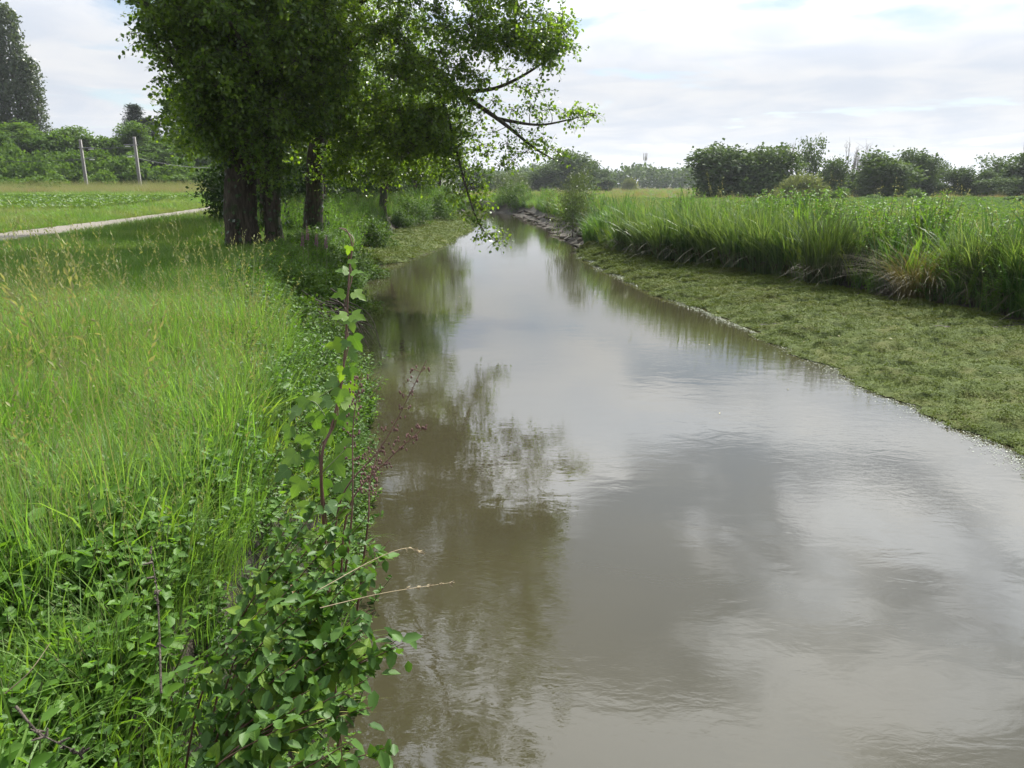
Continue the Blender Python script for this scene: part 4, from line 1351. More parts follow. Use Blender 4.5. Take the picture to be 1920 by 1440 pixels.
# reeds on the left bank under the trees, grass on the near slope
P = np.concatenate([area(1500, 25, 84, lambda y: fx(XC_, y) - 3.0, lambda y: fx(XU_, y) - .1, .9), area(500, 84, 99, lambda y: y * 0 - 18, lambda y: fx(XR_, y) + 6)])
n = len(P)
scatter('reeds', 'tall reeds and grass lining the weed shelf under the row of trees', tall_t, P, rng.uniform(-.7, .7, n), rng.uniform(.7, 1.15, n), rng.integers(0, 8, n), rng.normal(0, .08, (n, 2)))
slope_t = [herb(400 + i, 7, .42, 16, .055, .55, .16, [H_dark, H_stem], .5) for i in range(3)] + [tuft(405 + i, 30, .5, .007, .12, (.4, 1.1), [G_lush, G_straw]) for i in range(2)] \
    + [herb(408 + i, 6, .36, 14, .06, .6, .15, [H_leaf, H_stem], .5) for i in range(2)]
P = area(3600, .8, 26, lambda y: fx(XC_, y) - .35, lambda y: fx(XL_, y) + .02, .8)
n = len(P)
scatter('bank_undergrowth', 'leafy undergrowth and grass on the steep near bank down to the water', slope_t, P, rng.uniform(0, 6.28, n), rng.uniform(.6, 1.1, n) * np.interp(P[:, 1], [1, 4, 10], [.75, .9, 1.2]),
        rng.integers(0, 7, n), np.stack([rng.normal(0, .12, n), rng.normal(.28, .2, n)], -1))

# ---- sedge tussocks standing on the edge of the weed shelf, each a thing of its own
sedge = leafmat('sedge blade', (.034, .080, .022), (.155, .218, .092), .38, .4, .35, None, .5, .15, (1.45, 1.4, .55))
sedge_dk = leafmat('dark sedge blade', (.028, .056, .016), (.090, .130, .042), .3, .38, .4, None, .5, .15)
sedge_br = leafmat('brown sedge blade', (.090, .078, .032), (.185, .160, .075), .3, .5, .3, None, .5, .1)
dead = leafmat('dead blade', (.042, .040, .018), (.095, .085, .045), .2, .6, .2, None, .5, .1)


def tussock(seed, n, h, w, r, mat, bend=(.08, .75), nd=40):
    rg = np.random.default_rng(seed)
    mb = MB()
    a, q = rg.uniform(0, 6.28, n), r * np.sqrt(rg.uniform(0, 1, n))
    base = np.stack([q * np.cos(a), q * np.sin(a), rg.uniform(-.05, .25, n)], -1)
    az = np.where(rg.uniform(0, 1, n) < .12, rg.normal(.5, .6, n), a + rg.normal(0, .5, n))
    blades(mb, rg, base, h * rg.uniform(.6, 1.15, n), w * rg.uniform(.6, 1.2, n), az, rg.uniform(*bend, n) * (.35 + .65 * q / r), 6, 0, rg.uniform(0, 1, n), droop=.10)
    a = rg.uniform(0, 6.28, nd)
    base = np.stack([r * 1.0 * np.cos(a), r * np.sin(a), rg.uniform(.1, .5, nd)], -1)
    b2_ = MB()
    blades(b2_, rg, base, rg.uniform(.4, .8, nd) * h * .6, w, a + rg.normal(0, .4, nd), rg.uniform(.8, 1.5, nd), 4, 0, rg.uniform(0, 1, nd), droop=.6)
    return mb.mesh('blades', [mat]), b2_.mesh('dead_skirt', [dead])


TU = [tussock(410 + i, 430, 2.3, .036, .48, sedge) for i in range(3)]
TUd = tussock(420, 720, 2.15, .030, .55, sedge_dk, (.06, .6), 80)
TUb = tussock(421, 820, 1.7, .010, .55, sedge_br, (.7, 1.6), 220)
GS = 'sedge tussocks along the weed shelf'
T_ = [(1540, 536, TUd, 1.0, 'dark dense sedge tussock standing out on the weed shelf'), (1715, 562, TUb, 1.05, 'sprawling brown sedge tussock beside the dark one'),
      (1470, 521, TU[0], 1.0, 'green sedge tussock next to the dark one, towards the far trees'), (1425, 514, TU[1], 1.05, 'second green sedge tussock from the dark one'),
      (1375, 506, TU[2], 1.0, 'third green sedge tussock from the dark one'), (1330, 499, TU[0], 1.08, 'fourth green sedge tussock from the dark one'),
      (1285, 493, TU[1], 1.0, 'fifth green sedge tussock from the dark one'), (1240, 487, TU[2], .95, 'sixth green sedge tussock from the dark one'),
      (1205, 480, TU[0], .9, 'seventh green sedge tussock from the dark one'), (1170, 472, TU[1], .9, 'smallest green sedge tussock, last before the bare clay bank'),
      (1620, 536, TU[2], .95, 'green sedge tussock squeezed between the dark and the brown ones'), (1800, 570, TU[0], 1.0, 'green sedge tussock on the picture-edge side of the brown one'),
      (1850, 580, TUd, .85, 'dark sedge tussock in the shade near the picture edge'), (1905, 588, TU[1], 1.0, 'green sedge tussock cut by the picture edge'),
      (1980, 600, TU[2], 1.0, 'sedge tussock just outside the picture edge')]
for q, (px, py, pr, s, lab) in enumerate(T_):
    p = on(px, py, .36)
    t = thing('sedge_tussock', lab, 'tussock', (p[0] + .12, p[1], .30), GS)
    t.rotation_euler = (0, 0, (q * 0.37) % .9 - .3)
    t.scale = (s, s, s * (1.0 + .06 * math.sin(q * 2.2)))
    link('blades', pr[0], t)
    link('dead_skirt', pr[1], t)

# ------------------------------------------------------------------ plants of their own on the banks
bush_leaf = leafmat('bank shrub leaf', (.032, .074, .014), (.090, .155, .034), .38, .55, .15, None, .5, .2, (1.5, 1.45, .5))
bush_grey = leafmat('willow shrub leaf', (.055, .085, .030), (.120, .160, .060), .32, .4, .4, None, .5, .2, (1.4, 1.4, .6))
NB = [far_crown(430 + i, 10, 240, 14, .050, bush_leaf, .05, .55, 'bush') for i in range(3)]
NBG = [far_crown(440 + i, 14, 330, 14, .036, bush_grey, .06, .42, 'bush') for i in range(2)]
GB = 'shrubs on the banks'
B_ = [(596, 505, 14.6, 1.5, 1.5, 0, 'leafy shrub under the purple flower spikes'), (545, 520, 13.4, 1.4, 1.25, 1, 'leafy shrub in front of the twin-stemmed trunk'), (650, 505, 17.5, 1.5, 1.2, 2, 'dark shrub overhanging the water beside the second trunk'),
      (560, 585, 10.8, 1.3, .95, 1, 'low dark shrub above the root hollow'), (585, 735, 8.3, .75, .6, 2, 'low shrub at the water edge below the root hollow'), (640, 470, 21.0, 1.7, 1.3, 0, 'dark shrub at the foot of the second trunk'),
      (690, 462, 24.5, 1.6, 1.1, 2, 'dark shrub whose twigs hang over the near end of the weed shelf'), (690, 425, 33, 2.2, 1.7, 1, 'shaded shrub at the back of the weed shelf near the second trunk'),
      (782, 412, 50, 2.6, 2.5, 0, 'bright shrub on the bank midway along the weed shelf'), (832, 402, 58, 2.6, 2.7, 1, 'dark shrub on the bank near the far end of the weed shelf'), (755, 410, 47, 2.0, 1.7, 2, 'small shrub at the foot of the leaning tree')]
for q, (px, py, s, w, h, k, lab) in enumerate(B_):
    p = at(px, py, s)
    z = float(gz(p[0], p[1])) - .08
    place_far('bank_shrub', lab, 'shrub', NB, k, (p[0], p[1], z), w / 1.1, h, q * 1.9, GB)
# bushes behind the row of trees; their leaf colour is darkened to stand for shade
und_leaf = leafmat('understory leaf with shade', (.018, .044, .009), (.055, .100, .022), .3, .55, .2, None, .5, .2, (1.6, 1.55, .5))
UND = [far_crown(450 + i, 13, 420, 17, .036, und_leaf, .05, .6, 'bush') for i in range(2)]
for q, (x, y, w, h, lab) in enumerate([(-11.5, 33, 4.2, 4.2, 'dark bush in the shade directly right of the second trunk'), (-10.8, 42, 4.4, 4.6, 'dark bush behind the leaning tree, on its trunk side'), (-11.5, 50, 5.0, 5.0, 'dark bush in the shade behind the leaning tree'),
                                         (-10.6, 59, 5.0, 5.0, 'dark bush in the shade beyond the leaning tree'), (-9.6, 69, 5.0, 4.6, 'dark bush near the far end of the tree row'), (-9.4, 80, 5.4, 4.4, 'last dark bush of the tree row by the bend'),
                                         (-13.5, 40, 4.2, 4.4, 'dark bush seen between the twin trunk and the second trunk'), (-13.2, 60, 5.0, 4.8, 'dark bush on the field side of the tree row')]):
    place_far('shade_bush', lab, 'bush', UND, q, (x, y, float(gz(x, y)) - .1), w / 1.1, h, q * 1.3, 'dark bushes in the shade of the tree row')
p = on(1062, 442, .3)
place_far('willow_shrub', 'leafy willow shrub leaning from the clay bank over the water', 'shrub', NBG, 0, (p[0] + .4, p[1] + 1, .2), 2.3, 4.5, .4)
p = on(962, 398, .2)
place_far('bank_shrub', 'small dark bush on the far bank at the canal bend', 'shrub', NB, 0, (p[0] + .3, p[1] + 1.2, .2), 3.0, 3.6, .4)
place_far('willow_shrub', 'pale shrub behind the small dark bush at the canal bend', 'shrub', NBG, 1, (p[0] - .2, p[1] + 4.5, .9), 3.4, 4.6, 1.4)

# purple loosestrife
purple = leafmat('purple petal', (.17, .07, .15), (.28, .16, .25), .3, .5, .2, wr=.1)
for q, (px, pt, pb, lab) in enumerate([(576, 424, 470, 'tallest purple flower spike above the leafy shrub by the trunks'), (593, 436, 474, 'middle purple flower spike above the leafy shrub by the trunks'),
                                       (611, 440, 478, 'purple flower spike nearest the water above the leafy shrub'), (567, 436, 470, 'short purple flower spike nearest the twin trunk')]):
    a_, c_ = at(px, pt, 14.2), at(px - 3, pb, 14.2)
    c_[2] = max(c_[2] - .6, 1.0)
    t = thing('loosestrife', lab, 'flower', c_, 'purple flower spikes')
    mb = MB()
    tube(mb, [(0, 0, 0), (a_ - c_) * .5 + .01, a_ - c_], [.008, .006, .003], 5)
    mb.obj('stem', [H_stem], t)
    rq = np.random.default_rng(q)
    k = 130
    f = rq.uniform(0, 1, k)
    pos = (a_ - c_) - unit(a_ - c_) * (f * .26)[:, None]
    an = rq.uniform(0, 6.28, k)
    d = np.stack([np.cos(an), np.sin(an), rq.uniform(0, .5, k)], -1)
    fl = MB()
    leaves(fl, pos + d * .008, d, rq.normal(size=(k, 3)), .034 * (.45 + .6 * f), .7, LEAF4, 0, rq.uniform(0, 1, k))
    fl.obj('flower_spike', [purple], t)
    lf = MB()
    k = 34
    pos = (a_ - c_) * rq.uniform(.05, .65, k)[:, None]
    an = rq.uniform(0, 6.28, k)
    leaves(lf, pos, np.stack([np.cos(an), np.sin(an), rq.uniform(-.2, .5, k)], -1), np.array([0, 0, 1.0]) + rq.normal(0, .2, (k, 3)), .075, .28, LEAF6, 0, rq.uniform(0, 1, k))
    lf.obj('foliage', [H_leaf], t)

# tangle of dead roots in the washed-out hollow of the bank
rootmat = barkmat('dead root', (.050, .040, .032), (.15, .125, .10), 8)
rq = np.random.default_rng(3)
mb = MB()
o0 = at(612, 650, 12.6)
for k in range(120):
    a0 = np.array([rq.uniform(-1.25, .1), rq.uniform(-1.3, 1.2), rq.uniform(.35, .95)])
    e = np.array([a0[0] + rq.uniform(.25, .95), a0[1] + rq.normal(0, .35), rq.uniform(-.35, .25)])
    m_ = (a0 + e) * .5 + np.array([.12, 0, .18]) + rq.normal(0, .07, 3)
    Q = smooth_line([a0, m_, e], 4)
    tube(mb, Q, np.linspace(rq.uniform(.006, .022), .003, len(Q)), 5, 0, .5, cap=False)
t = mb.obj('root_tangle', [rootmat])
t.location = (o0[0], o0[1], .28)
tag(t, 'grey tangle of dead roots in the dark hollow of the near bank', 'roots')

# ------------------------------------------------------------------ foreground: dogwood, hop, figwort, grass clumps


def leafshape(name, rows, mat, fold=.18, curl=.18, seed=0, wav=.0):
    """one leaf, one unit long: midrib and two halves, folded and curled; rows of (along, halfwidth)"""
    rg = np.random.default_rng(seed)
    V, F = [], []
    for t, w in rows:
        z = -curl * t * t + .03 * math.sin(t * 3)
        k = wav * rg.normal()
        V += [(t, 0, z), (t + .04 * w, w * .55, z + fold * w * .55 + k * .3), (t + .02, w, z + fold * w * .8 + k), (t + .04 * w, -w * .55, z + fold * w * .55 - k * .3), (t + .02, -w, z + fold * w * .8 - k)]
    for i in range(len(rows) - 1):
        a, c = i * 5, i * 5 + 5
        F += [(a, c, c + 1, a + 1), (a + 1, c + 1, c + 2, a + 2), (c, a, a + 3, c + 3), (c + 3, a + 3, a + 4, c + 4)]
    mb = MB()
    mb.add(np.array(V), np.array(F))
    return mb.mesh(name, [mat], smooth=True)


def veinleaf(name, dark, light, trans, rough, spec):
    """leaf with paler veins drawn along the blade"""
    m, n, l = newmat(name)
    oi = n.new('ShaderNodeObjectInfo')
    tcn = n.new('ShaderNodeTexCoord')
    sp = n.new('ShaderNodeSeparateXYZ')
    l.new(tcn.outputs['Object'], sp.inputs[0])
    ay = mth(n, l, 'ABSOLUTE', sp.outputs[1])
    ph = mth(n, l, 'SUBTRACT', sp.outputs[0], mth(n, l, 'MULTIPLY', ay, .9))
    w = mth(n, l, 'SINE', mth(n, l, 'MULTIPLY', ph, 44.0))
    vein = rng_map(n, l, w, .75, 1.0)
    rib = rng_map(n, l, ay, .035, .0)
    vv = mth(n, l, 'MAXIMUM', mth(n, l, 'MULTIPLY', vein, .45), rib)
    c = mixc(n, l, oi.outputs['Random'], dark, light)
    c = mixc(n, l, mth(n, l, 'MULTIPLY', vv, .28), c, tuple(min(1, x * 1.35 + .02) for x in light))
    p = n.new('ShaderNodeBsdfPrincipled')
    l.new(c, p.inputs['Base Color'])
    p.inputs['Roughness'].default_value = rough
    p.inputs['Specular IOR Level'].default_value = spec
    bp = n.new('ShaderNodeBump')
    bp.inputs['Strength'].default_value = .12
    bp.inputs['Distance'].default_value = .002
    l.new(mth(n, l, 'MULTIPLY', w, -1.0), bp.inputs['Height'])
    l.new(bp.outputs[0], p.inputs['Normal'])
    t = n.new('ShaderNodeBsdfTranslucent')
    l.new(mixc(n, l, 1.0, c, (1.6, 1.55, .45), 'MULTIPLY'), t.inputs['Color'])
    mx = n.new('ShaderNodeMixShader')
    mx.inputs[0].default_value = trans
    l.new(p.outputs[0], mx.inputs[1])
    l.new(t.outputs[0], mx.inputs[2])
    return out(m, n, l, mx.outputs[0])


dog_m = veinleaf('dogwood leaf', (.044, .105, .012), (.140, .225, .032), .42, .52, .12)
dog_red = veinleaf('reddened leaf', (.12, .07, .02), (.20, .11, .03), .35, .4, .4)
hop_m = veinleaf('hop leaf', (.055, .125, .026), (.105, .190, .050), .45, .45, .4)
hop_y = veinleaf('young hop leaf', (.10, .20, .022), (.16, .27, .035), .55, .4, .4)
stem_red = plainmat('red-brown stem', (.11, .055, .035), .6)
stem_grn = plainmat('green stem', (.09, .12, .04), .6)
OV = [(0, .012), (.08, .12), (.25, .27), (.45, .32), (.65, .26), (.82, .14), (.93, .05), (1, .006)]
DL = [leafshape('leaf', OV, dog_m, .25 + .12 * i, .12 + .1 * i, i, .012) for i in range(4)]
DR = [leafshape('leaf', OV, dog_red, .3, .2, 9, .012)]


def lobed(name, mat, seed, curl=.25):
    """three-lobed leaf"""
    rg = np.random.default_rng(seed)
    O = np.array([(0, 0), (-.10, .16), (-.06, .34), (.12, .50), (.34, .56), (.36, .36), (.46, .22), (.64, .26), (.84, .12), (1, 0)])
    V = [(x, y, 0) for x, y in O] + [(x, -y, 0) for x, y in O[1:-1]] + [(.22, 0, 0), (.5, 0, 0), (.75, 0, 0)]
    V = np.array(V, float)
    V[:, 2] = .22 * np.abs(V[:, 1]) - curl * V[:, 0] ** 2 - .35 * V[:, 1] ** 2 + rg.normal(0, .012, len(V))
    n = len(O)
    L_ = lambda i: i
    R__ = lambda i: (i if i in (0, n - 1) else n + i - 1)
    a, b_, c_ = len(V) - 3, len(V) - 2, len(V) - 1
    F = []
    for S_ in (L_, R__):
        f = [(0, S_(1), a), (S_(1), S_(2), a), (S_(2), S_(3), a), (S_(3), S_(4), a), (S_(4), S_(5), a), (S_(5), S_(6), a), (a, S_(6), b_), (S_(6), S_(7), b_), (b_, S_(7), c_), (S_(7), S_(8), c_), (S_(8), n - 1, c_)]
        F += [t if S_ is R__ else t[::-1] for t in f]
    mb = MB()
    mb.add(V, np.array(F))
    return mb.mesh(name, [mat], smooth=True)


HL = [lobed('leaf', hop_m, i, .15 + .12 * i) for i in range(3)]
HY = [lobed('leaf', hop_y, 5 + i, .2) for i in range(2)]


def put_leaf(parent, mesh, pos, d, nrm, L, droll=0.0):
    d = Vector(d).normalized()
    nr = Vector(nrm)
    y = nr.cross(d).normalized()
    z = d.cross(y)
    o = link('leaf', mesh, parent)
    M = Matrix((d, y, z)).transposed().to_4x4()
    M.translation = Vector(pos)
    o.matrix_local = M @ Matrix.Scale(L, 4)
    return o


# dogwood bush leaning over the water at the viewer's feet
rq = np.random.default_rng(12)
db = np.array([-.98, 2.05, 1.02])
dog = thing('dogwood_bush', 'glossy green dogwood bush leaning over the water beside the grass', 'bush', db)
stems, fill = MB(), MB()
tips = []
for (px, py, s) in [(755, 1225, 1.85), (735, 1195, 1.9), (700, 1260, 1.8), (690, 1150, 1.95), (720, 1130, 1.95), (680, 1050, 2.1), (700, 1090, 2.05), (735, 1010, 2.2), (650, 980, 2.3), (690, 960, 2.35),
                    (620, 1040, 2.2), (580, 1010, 2.25), (560, 1080, 2.1), (600, 1130, 2.05), (640, 1100, 2.1), (540, 1150, 2.0), (580, 1200, 1.95), (630, 1190, 1.95), (660, 1220, 1.88), (550, 1270, 1.85),
                    (600, 1290, 1.82), (640, 1280, 1.8), (690, 1310, 1.75), (570, 1350, 1.75), (620, 1370, 1.72), (725, 1390, 1.62), (680, 1400, 1.64), (520, 1230, 1.9), (500, 1100, 2.05), (590, 930, 2.4),
                    (640, 940, 2.4), (540, 960, 2.35), (655, 1160, 1.95), (610, 1080, 2.1), (705, 1200, 1.88), (590, 1430, 1.68), (640, 1440, 1.65), (525, 1330, 1.8)]:
    tips.append(at(px, py, s) + rq.normal(0, .02, 3))
nl = 0
fp, fd, fn = [], [], []
for k, tp in enumerate(tips):
    a0 = np.array([rq.normal(0, .06), rq.uniform(-.45, .45), 0])
    e = tp - db
    a0[1] = np.clip(e[1] * .7 + rq.normal(0, .08), -.6, .6)
    m_ = a0 * .45 + e * .55 + np.array([-.05, 0, .10])
    Q = smooth_line([a0, m_, e], 6)
    tube(stems, Q, np.linspace(.005, .0010, len(Q)), 5, 0, .5, cap=False)
    dirs = unit(np.gradient(Q, axis=0))
    for j in range(5):
        t = 1 - j * .115 - rq.uniform(0, .03)
        i = int(t * (len(Q) - 1))
        ax = dirs[i]
        side = unit(np.cross(ax, np.array([0, 0, 1.0])))
        if j % 2:
            side = unit(side * .4 + np.cross(ax, side) * .6 + np.array([0, 0, .2]))
        for sg in (-1, 1):
            if nl >= 298 or (j == 0 and sg == 1) or (j == 4 and sg == 1):
                continue
            d = unit(side * sg * .9 + ax * .55 + np.array([0, 0, -.35]) + rq.normal(0, .22, 3)) if j else unit(ax + np.array([0, 0, -.3]) + rq.normal(0, .15, 3))
            nrm = np.array([0.1, -.25, 1.0]) + rq.normal(0, .22, 3)
            red = 640 < (Q[i] + db)[0] * 0 + 700 and rq.uniform() < .02
            put_leaf(dog, (DR[0] if red else DL[rq.integers(0, 4)]), Q[i], d, nrm, rq.uniform(.032, .074) * (.75 if j == 0 else 1))
            nl += 1
    kk = 52
    i = rq.integers(4, len(Q), kk)
    fp.append(Q[i] + rq.normal(0, .018, (kk, 3)) - np.array([.02, 0, .02])); fd.append(rq.normal(0, 1, (kk, 3)) + np.array([.3, 0, -.4])); fn.append(np.array([0, 0, 1.0]) + rq.normal(0, .35, (kk, 3)))
fp = np.concatenate(fp)
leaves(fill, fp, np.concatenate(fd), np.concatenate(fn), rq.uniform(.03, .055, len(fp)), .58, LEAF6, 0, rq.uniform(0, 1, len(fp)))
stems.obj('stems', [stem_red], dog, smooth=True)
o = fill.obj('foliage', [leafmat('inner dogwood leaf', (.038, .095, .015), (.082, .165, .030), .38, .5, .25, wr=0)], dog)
o['kind'] = 'stuff'

# hop climbing a dead stem
S = 2.8
hb = np.array([*at(596, 905, S)[:2], float(gz(*at(596, 905, S)[:2])) - .05])
hop = thing('hop_vine', 'tall upright hop shoot with lobed bright leaves rising against the water', 'vine', hb)
hp = [at(px, py, s) for px, py, s in [(602, 880, 2.72), (622, 800, 2.76), (640, 720, 2.8), (648, 640, 2.82), (652, 560, 2.84), (656, 500, 2.86), (660, 460, 2.86), (650, 432, 2.86), (636, 428, 2.84)]]
hp = [hb + (np.asarray(hp[0]) - hb) * f for f in (0, .25, .5, .75)] + hp
Q = smooth_line(np.array(hp) - hb, 6)
mb = MB()
tube(mb, Q, np.linspace(.008, .002, len(Q)), 6, 0, .5)
tt = np.linspace(0, 1, len(Q))
Q2 = Q + np.stack([np.cos(tt * 44), np.sin(tt * 44), tt * 0], -1) * .011
tube(mb, Q2, np.linspace(.003, .0015, len(Q)), 4, 0, .5, cap=False)
mb.obj('stem', [stem_red], hop, smooth=True)
# (px, py, size, direction: right and down in the picture, young)
for k, (px, py, L, dx, dz, yg) in enumerate([(655, 462, .030, -.2, -1, 1), (660, 487, .035, .3, -.8, 1), (652, 508, .04, -1, .1, 1), (660, 512, .04, 1, .2, 1), (645, 550, .045, -1, -.2, 1), (664, 548, .05, 1, -.3, 1),
                                           (650, 592, .05, -.9, -.1, 1), (660, 590, .055, .9, -.3, 1), (656, 596, .06, .2, -1, 0), (640, 646, .055, -1, .0, 1), (652, 640, .05, -.5, -.8, 0), (662, 630, .07, .5, -.9, 0),
                                           (655, 655, .06, .9, -.9, 0), (645, 690, .05, -.3, -1, 1), (655, 690, .06, .4, -1, 0), (632, 715, .06, -1, -.3, 0), (650, 722, .065, .4, -.8, 1), (640, 730, .07, -.2, -1, 0),
                                           (645, 752, .06, .7, -.2, 1), (650, 765, .07, .6, -.9, 0), (620, 750, .07, -.8, -.4, 0), (655, 775, .075, .1, -1, 0), (632, 780, .08, -.3, -1, 0), (600, 745, .05, -.7, .2, 1),
                                           (575, 750, .07, -.6, -.6, 0), (560, 765, .075, -.8, -.5, 0), (590, 775, .08, .2, -1, 0), (610, 800, .08, .4, -.9, 0), (545, 800, .085, -.5, -.8, 0), (570, 815, .08, .1, -1, 0),
                                           (640, 830, .08, .6, -.8, 0), (625, 860, .09, .5, -.8, 0), (590, 850, .085, -.4, -.9, 0), (555, 850, .085, -.7, -.6, 0), (605, 900, .08, -.1, -1, 0), (565, 900, .085, -.6, -.8, 0),
                                           (540, 880, .075, -.8, -.4, 0), (640, 905, .08, .6, -.7, 0), (580, 945, .08, -.4, -.9, 0), (615, 945, .08, .5, -.8, 0)]):
    s = 2.78 + .05 * math.sin(k * 1.7)
    pos = at(px, py, s) - hb
    d = np.array([dx, -.35, dz]) + rq.normal(0, .12, 3)
    nrm = np.array([.1 * dx, -.7, .75]) + rq.normal(0, .2, 3)
    put_leaf(hop, HY[k % 2] if yg else HL[k % 3], pos, d, nrm, L * (1.15 if yg else .95))
# side shoots that carry the lower leaves
mb = MB()
for (a0, a1, a2) in [((622, 800, 2.76), (585, 752, 2.78), (548, 790, 2.8)), ((605, 870, 2.73), (570, 830, 2.76), (540, 860, 2.78)), ((600, 890, 2.72), (640, 850, 2.75), (655, 830, 2.76)), ((640, 720, 2.8), (615, 735, 2.8), (598, 745, 2.8))]:
    Q = smooth_line([at(*a0) - hb, at(*a1) - hb, at(*a2) - hb], 5)
    tube(mb, Q, np.linspace(.003, .0012, len(Q)), 4, 0, .5, cap=False)
mb.obj('side_shoots', [stem_grn], hop)

# figwort stems gone to seed
capm = plainmat('seed capsule', (.13, .065, .055), .6)
FG = [((640, 935, 2.6), (720, 830, 2.62), (800, 675, 2.66), 1, 'long brown seed stalk slanting out over the water, the higher of two'), ((655, 950, 2.6), (730, 860, 2.62), (803, 795, 2.64), 1, 'long brown seed stalk slanting out over the water, the lower of two'),
      ((660, 960, 2.55), (662, 800, 2.6), (678, 700, 2.62), 1, 'upright pinkish seed stalk beside the hop shoot'), ((690, 980, 2.4), (694, 900, 2.45), (716, 830, 2.5), 0, 'short pink seed stalk below the slanting ones')]
for q, (a0, a1, a2, big, lab) in enumerate(FG):
    a = at(*a0)
    t = thing('seed_stalk', lab, 'plant', a, 'brown seed stalks over the water')
    Q = smooth_line([np.array([-.06, .02, -.35]), np.zeros(3), at(*a1) - a, at(*a2) - a], 7)
    mb = MB()
    tube(mb, Q, np.linspace(.0045, .0012, len(Q)), 5)
    cp = MB()
    for k in range(15 if big else 8):
        i = int(len(Q) * (.50 + .48 * k / 15))
        for sg in (-1, 1):
            e = Q[i] + np.array([sg * rq.uniform(.008, .03), rq.normal(0, .01), rq.uniform(.0, .02)])
            tube(mb, [Q[i], e], [.001, .0008], 3, cap=False)
            for w in range(rq.integers(1, 4)):
                c_ = e + rq.normal(0, .006, 3)
                tube(cp, [c_ - [0, 0, .004], c_, c_ + [0, 0, .0045], c_ + [0, 0, .007]], [.0015, .0036, .003, .0006], 5)
    mb.obj('stem', [stem_red], t, smooth=True)
    cp.obj('seed_capsules', [capm], t, smooth=True)

# clumps of grass that stand out
yel = leafmat('yellowing blade', (.15, .20, .035), (.30, .33, .085), .45, .42, .35, None, .5, .05, (1.4, 1.3, .45))
brg = leafmat('bright blade', (.085, .17, .022), (.17, .27, .05), .45, .38, .4, None, .5, .05, (1.5, 1.45, .45))
for (px, py, n, h, w, mt, bend, lab) in [(425, 1120, 170, .62, .009, yel, (.25, 1.15), 'yellow-green grass clump with arching blades beside the dogwood'),
                                         (335, 1410, 200, .5, .007, brg, (.1, .75), 'bright green fine grass clump near the bottom edge'), (255, 1310, 60, .5, .008, brg, (.05, .5), 'upright dark-tipped grass clump beside the bright one')]:
    p = on(px, py, 1.34)
    rg_ = np.random.default_rng(px)
    mb = MB()
    a, q = rg_.uniform(0, 6.28, n), .075 * np.sqrt(rg_.uniform(0, 1, n))
    base = np.stack([q * np.cos(a), q * np.sin(a), np.full(n, -.02)], -1)
    blades(mb, rg_, base, h * rg_.uniform(.5, 1.1, n), w * rg_.uniform(.6, 1.2, n), a * .7 + rg_.normal(.3, .8, n), rg_.uniform(*bend, n), 6, 0, rg_.uniform(0, 1, n), droop=.1)
    o = mb.obj('grass_clump', [mt])
    o.location = (p[0], p[1], float(gz(p[0], p[1])))
    tag(o, lab, 'grass', 'grass clumps that stand out')

# dry stalks: two bents leaning over the water, a dead upright stem, a fallen twig
straw = plainmat('dry stalk', (.30, .24, .14), .7)
for q, (pts, hd, lab) in enumerate([([(600, 1140, 1.95), (720, 1112, 2.0), (842, 1093, 2.05)], 1, 'thin dry grass stalk pointing out over the water, the lower one'), ([(600, 1105, 2.0), (700, 1050, 2.1), (760, 1028, 2.15), (790, 1036, 2.15)], 1, 'thin dry grass stalk with a drooping head over the water, the upper one'),
                                    ([(302, 1300, 1.9), (296, 1130, 2.0), (284, 1040, 2.05)], 0, 'brown dead upright stem in the meadow'), ([(30, 1325, 1.75), (75, 1375, 1.7), (150, 1412, 1.66)], 0, 'reddish dead twig lying in the grass near the bottom corner'),
                                    ([(10, 1300, 1.85), (55, 1260, 1.85), (95, 1205, 1.9)], 0, 'pale bent dry stalk near the left bottom corner')]):
    W_ = [at(*p) for p in pts]
    a = W_[0]
    if q == 2:
        a = W_[0] - np.array([0, 0, .1])
    Q = smooth_line(np.array(W_) - a, 6)
    mb = MB()
    tube(mb, Q, np.linspace(.0014 if q < 2 else (.002 if q == 4 else .0036), .0008, len(Q)), 5)
    if hd:
        k = 30
        i = rq.integers(int(len(Q) * .68), len(Q), k)
        leaves(mb, Q[i] + rq.normal(0, .002, (k, 3)), unit(Q[-1] - Q[-3])[None] + rq.normal(0, .35, (k, 3)), rq.normal(size=(k, 3)), .014, .3, LEAF4)
    elif q == 2 or q == 3:
        for i in rq.integers(3, len(Q), 16):
            c_ = Q[i]
            tube(mb, [c_ + rq.normal(0, .002, 3), c_ + rq.normal(0, .009, 3)], [.0045, .002], 4)
    o = mb.obj('dry_stalk', [straw if q not in (2, 3) else rootmat], smooth=True)
    o.location = a
    tag(o, lab, 'stalk', 'dry stalks near the viewer')

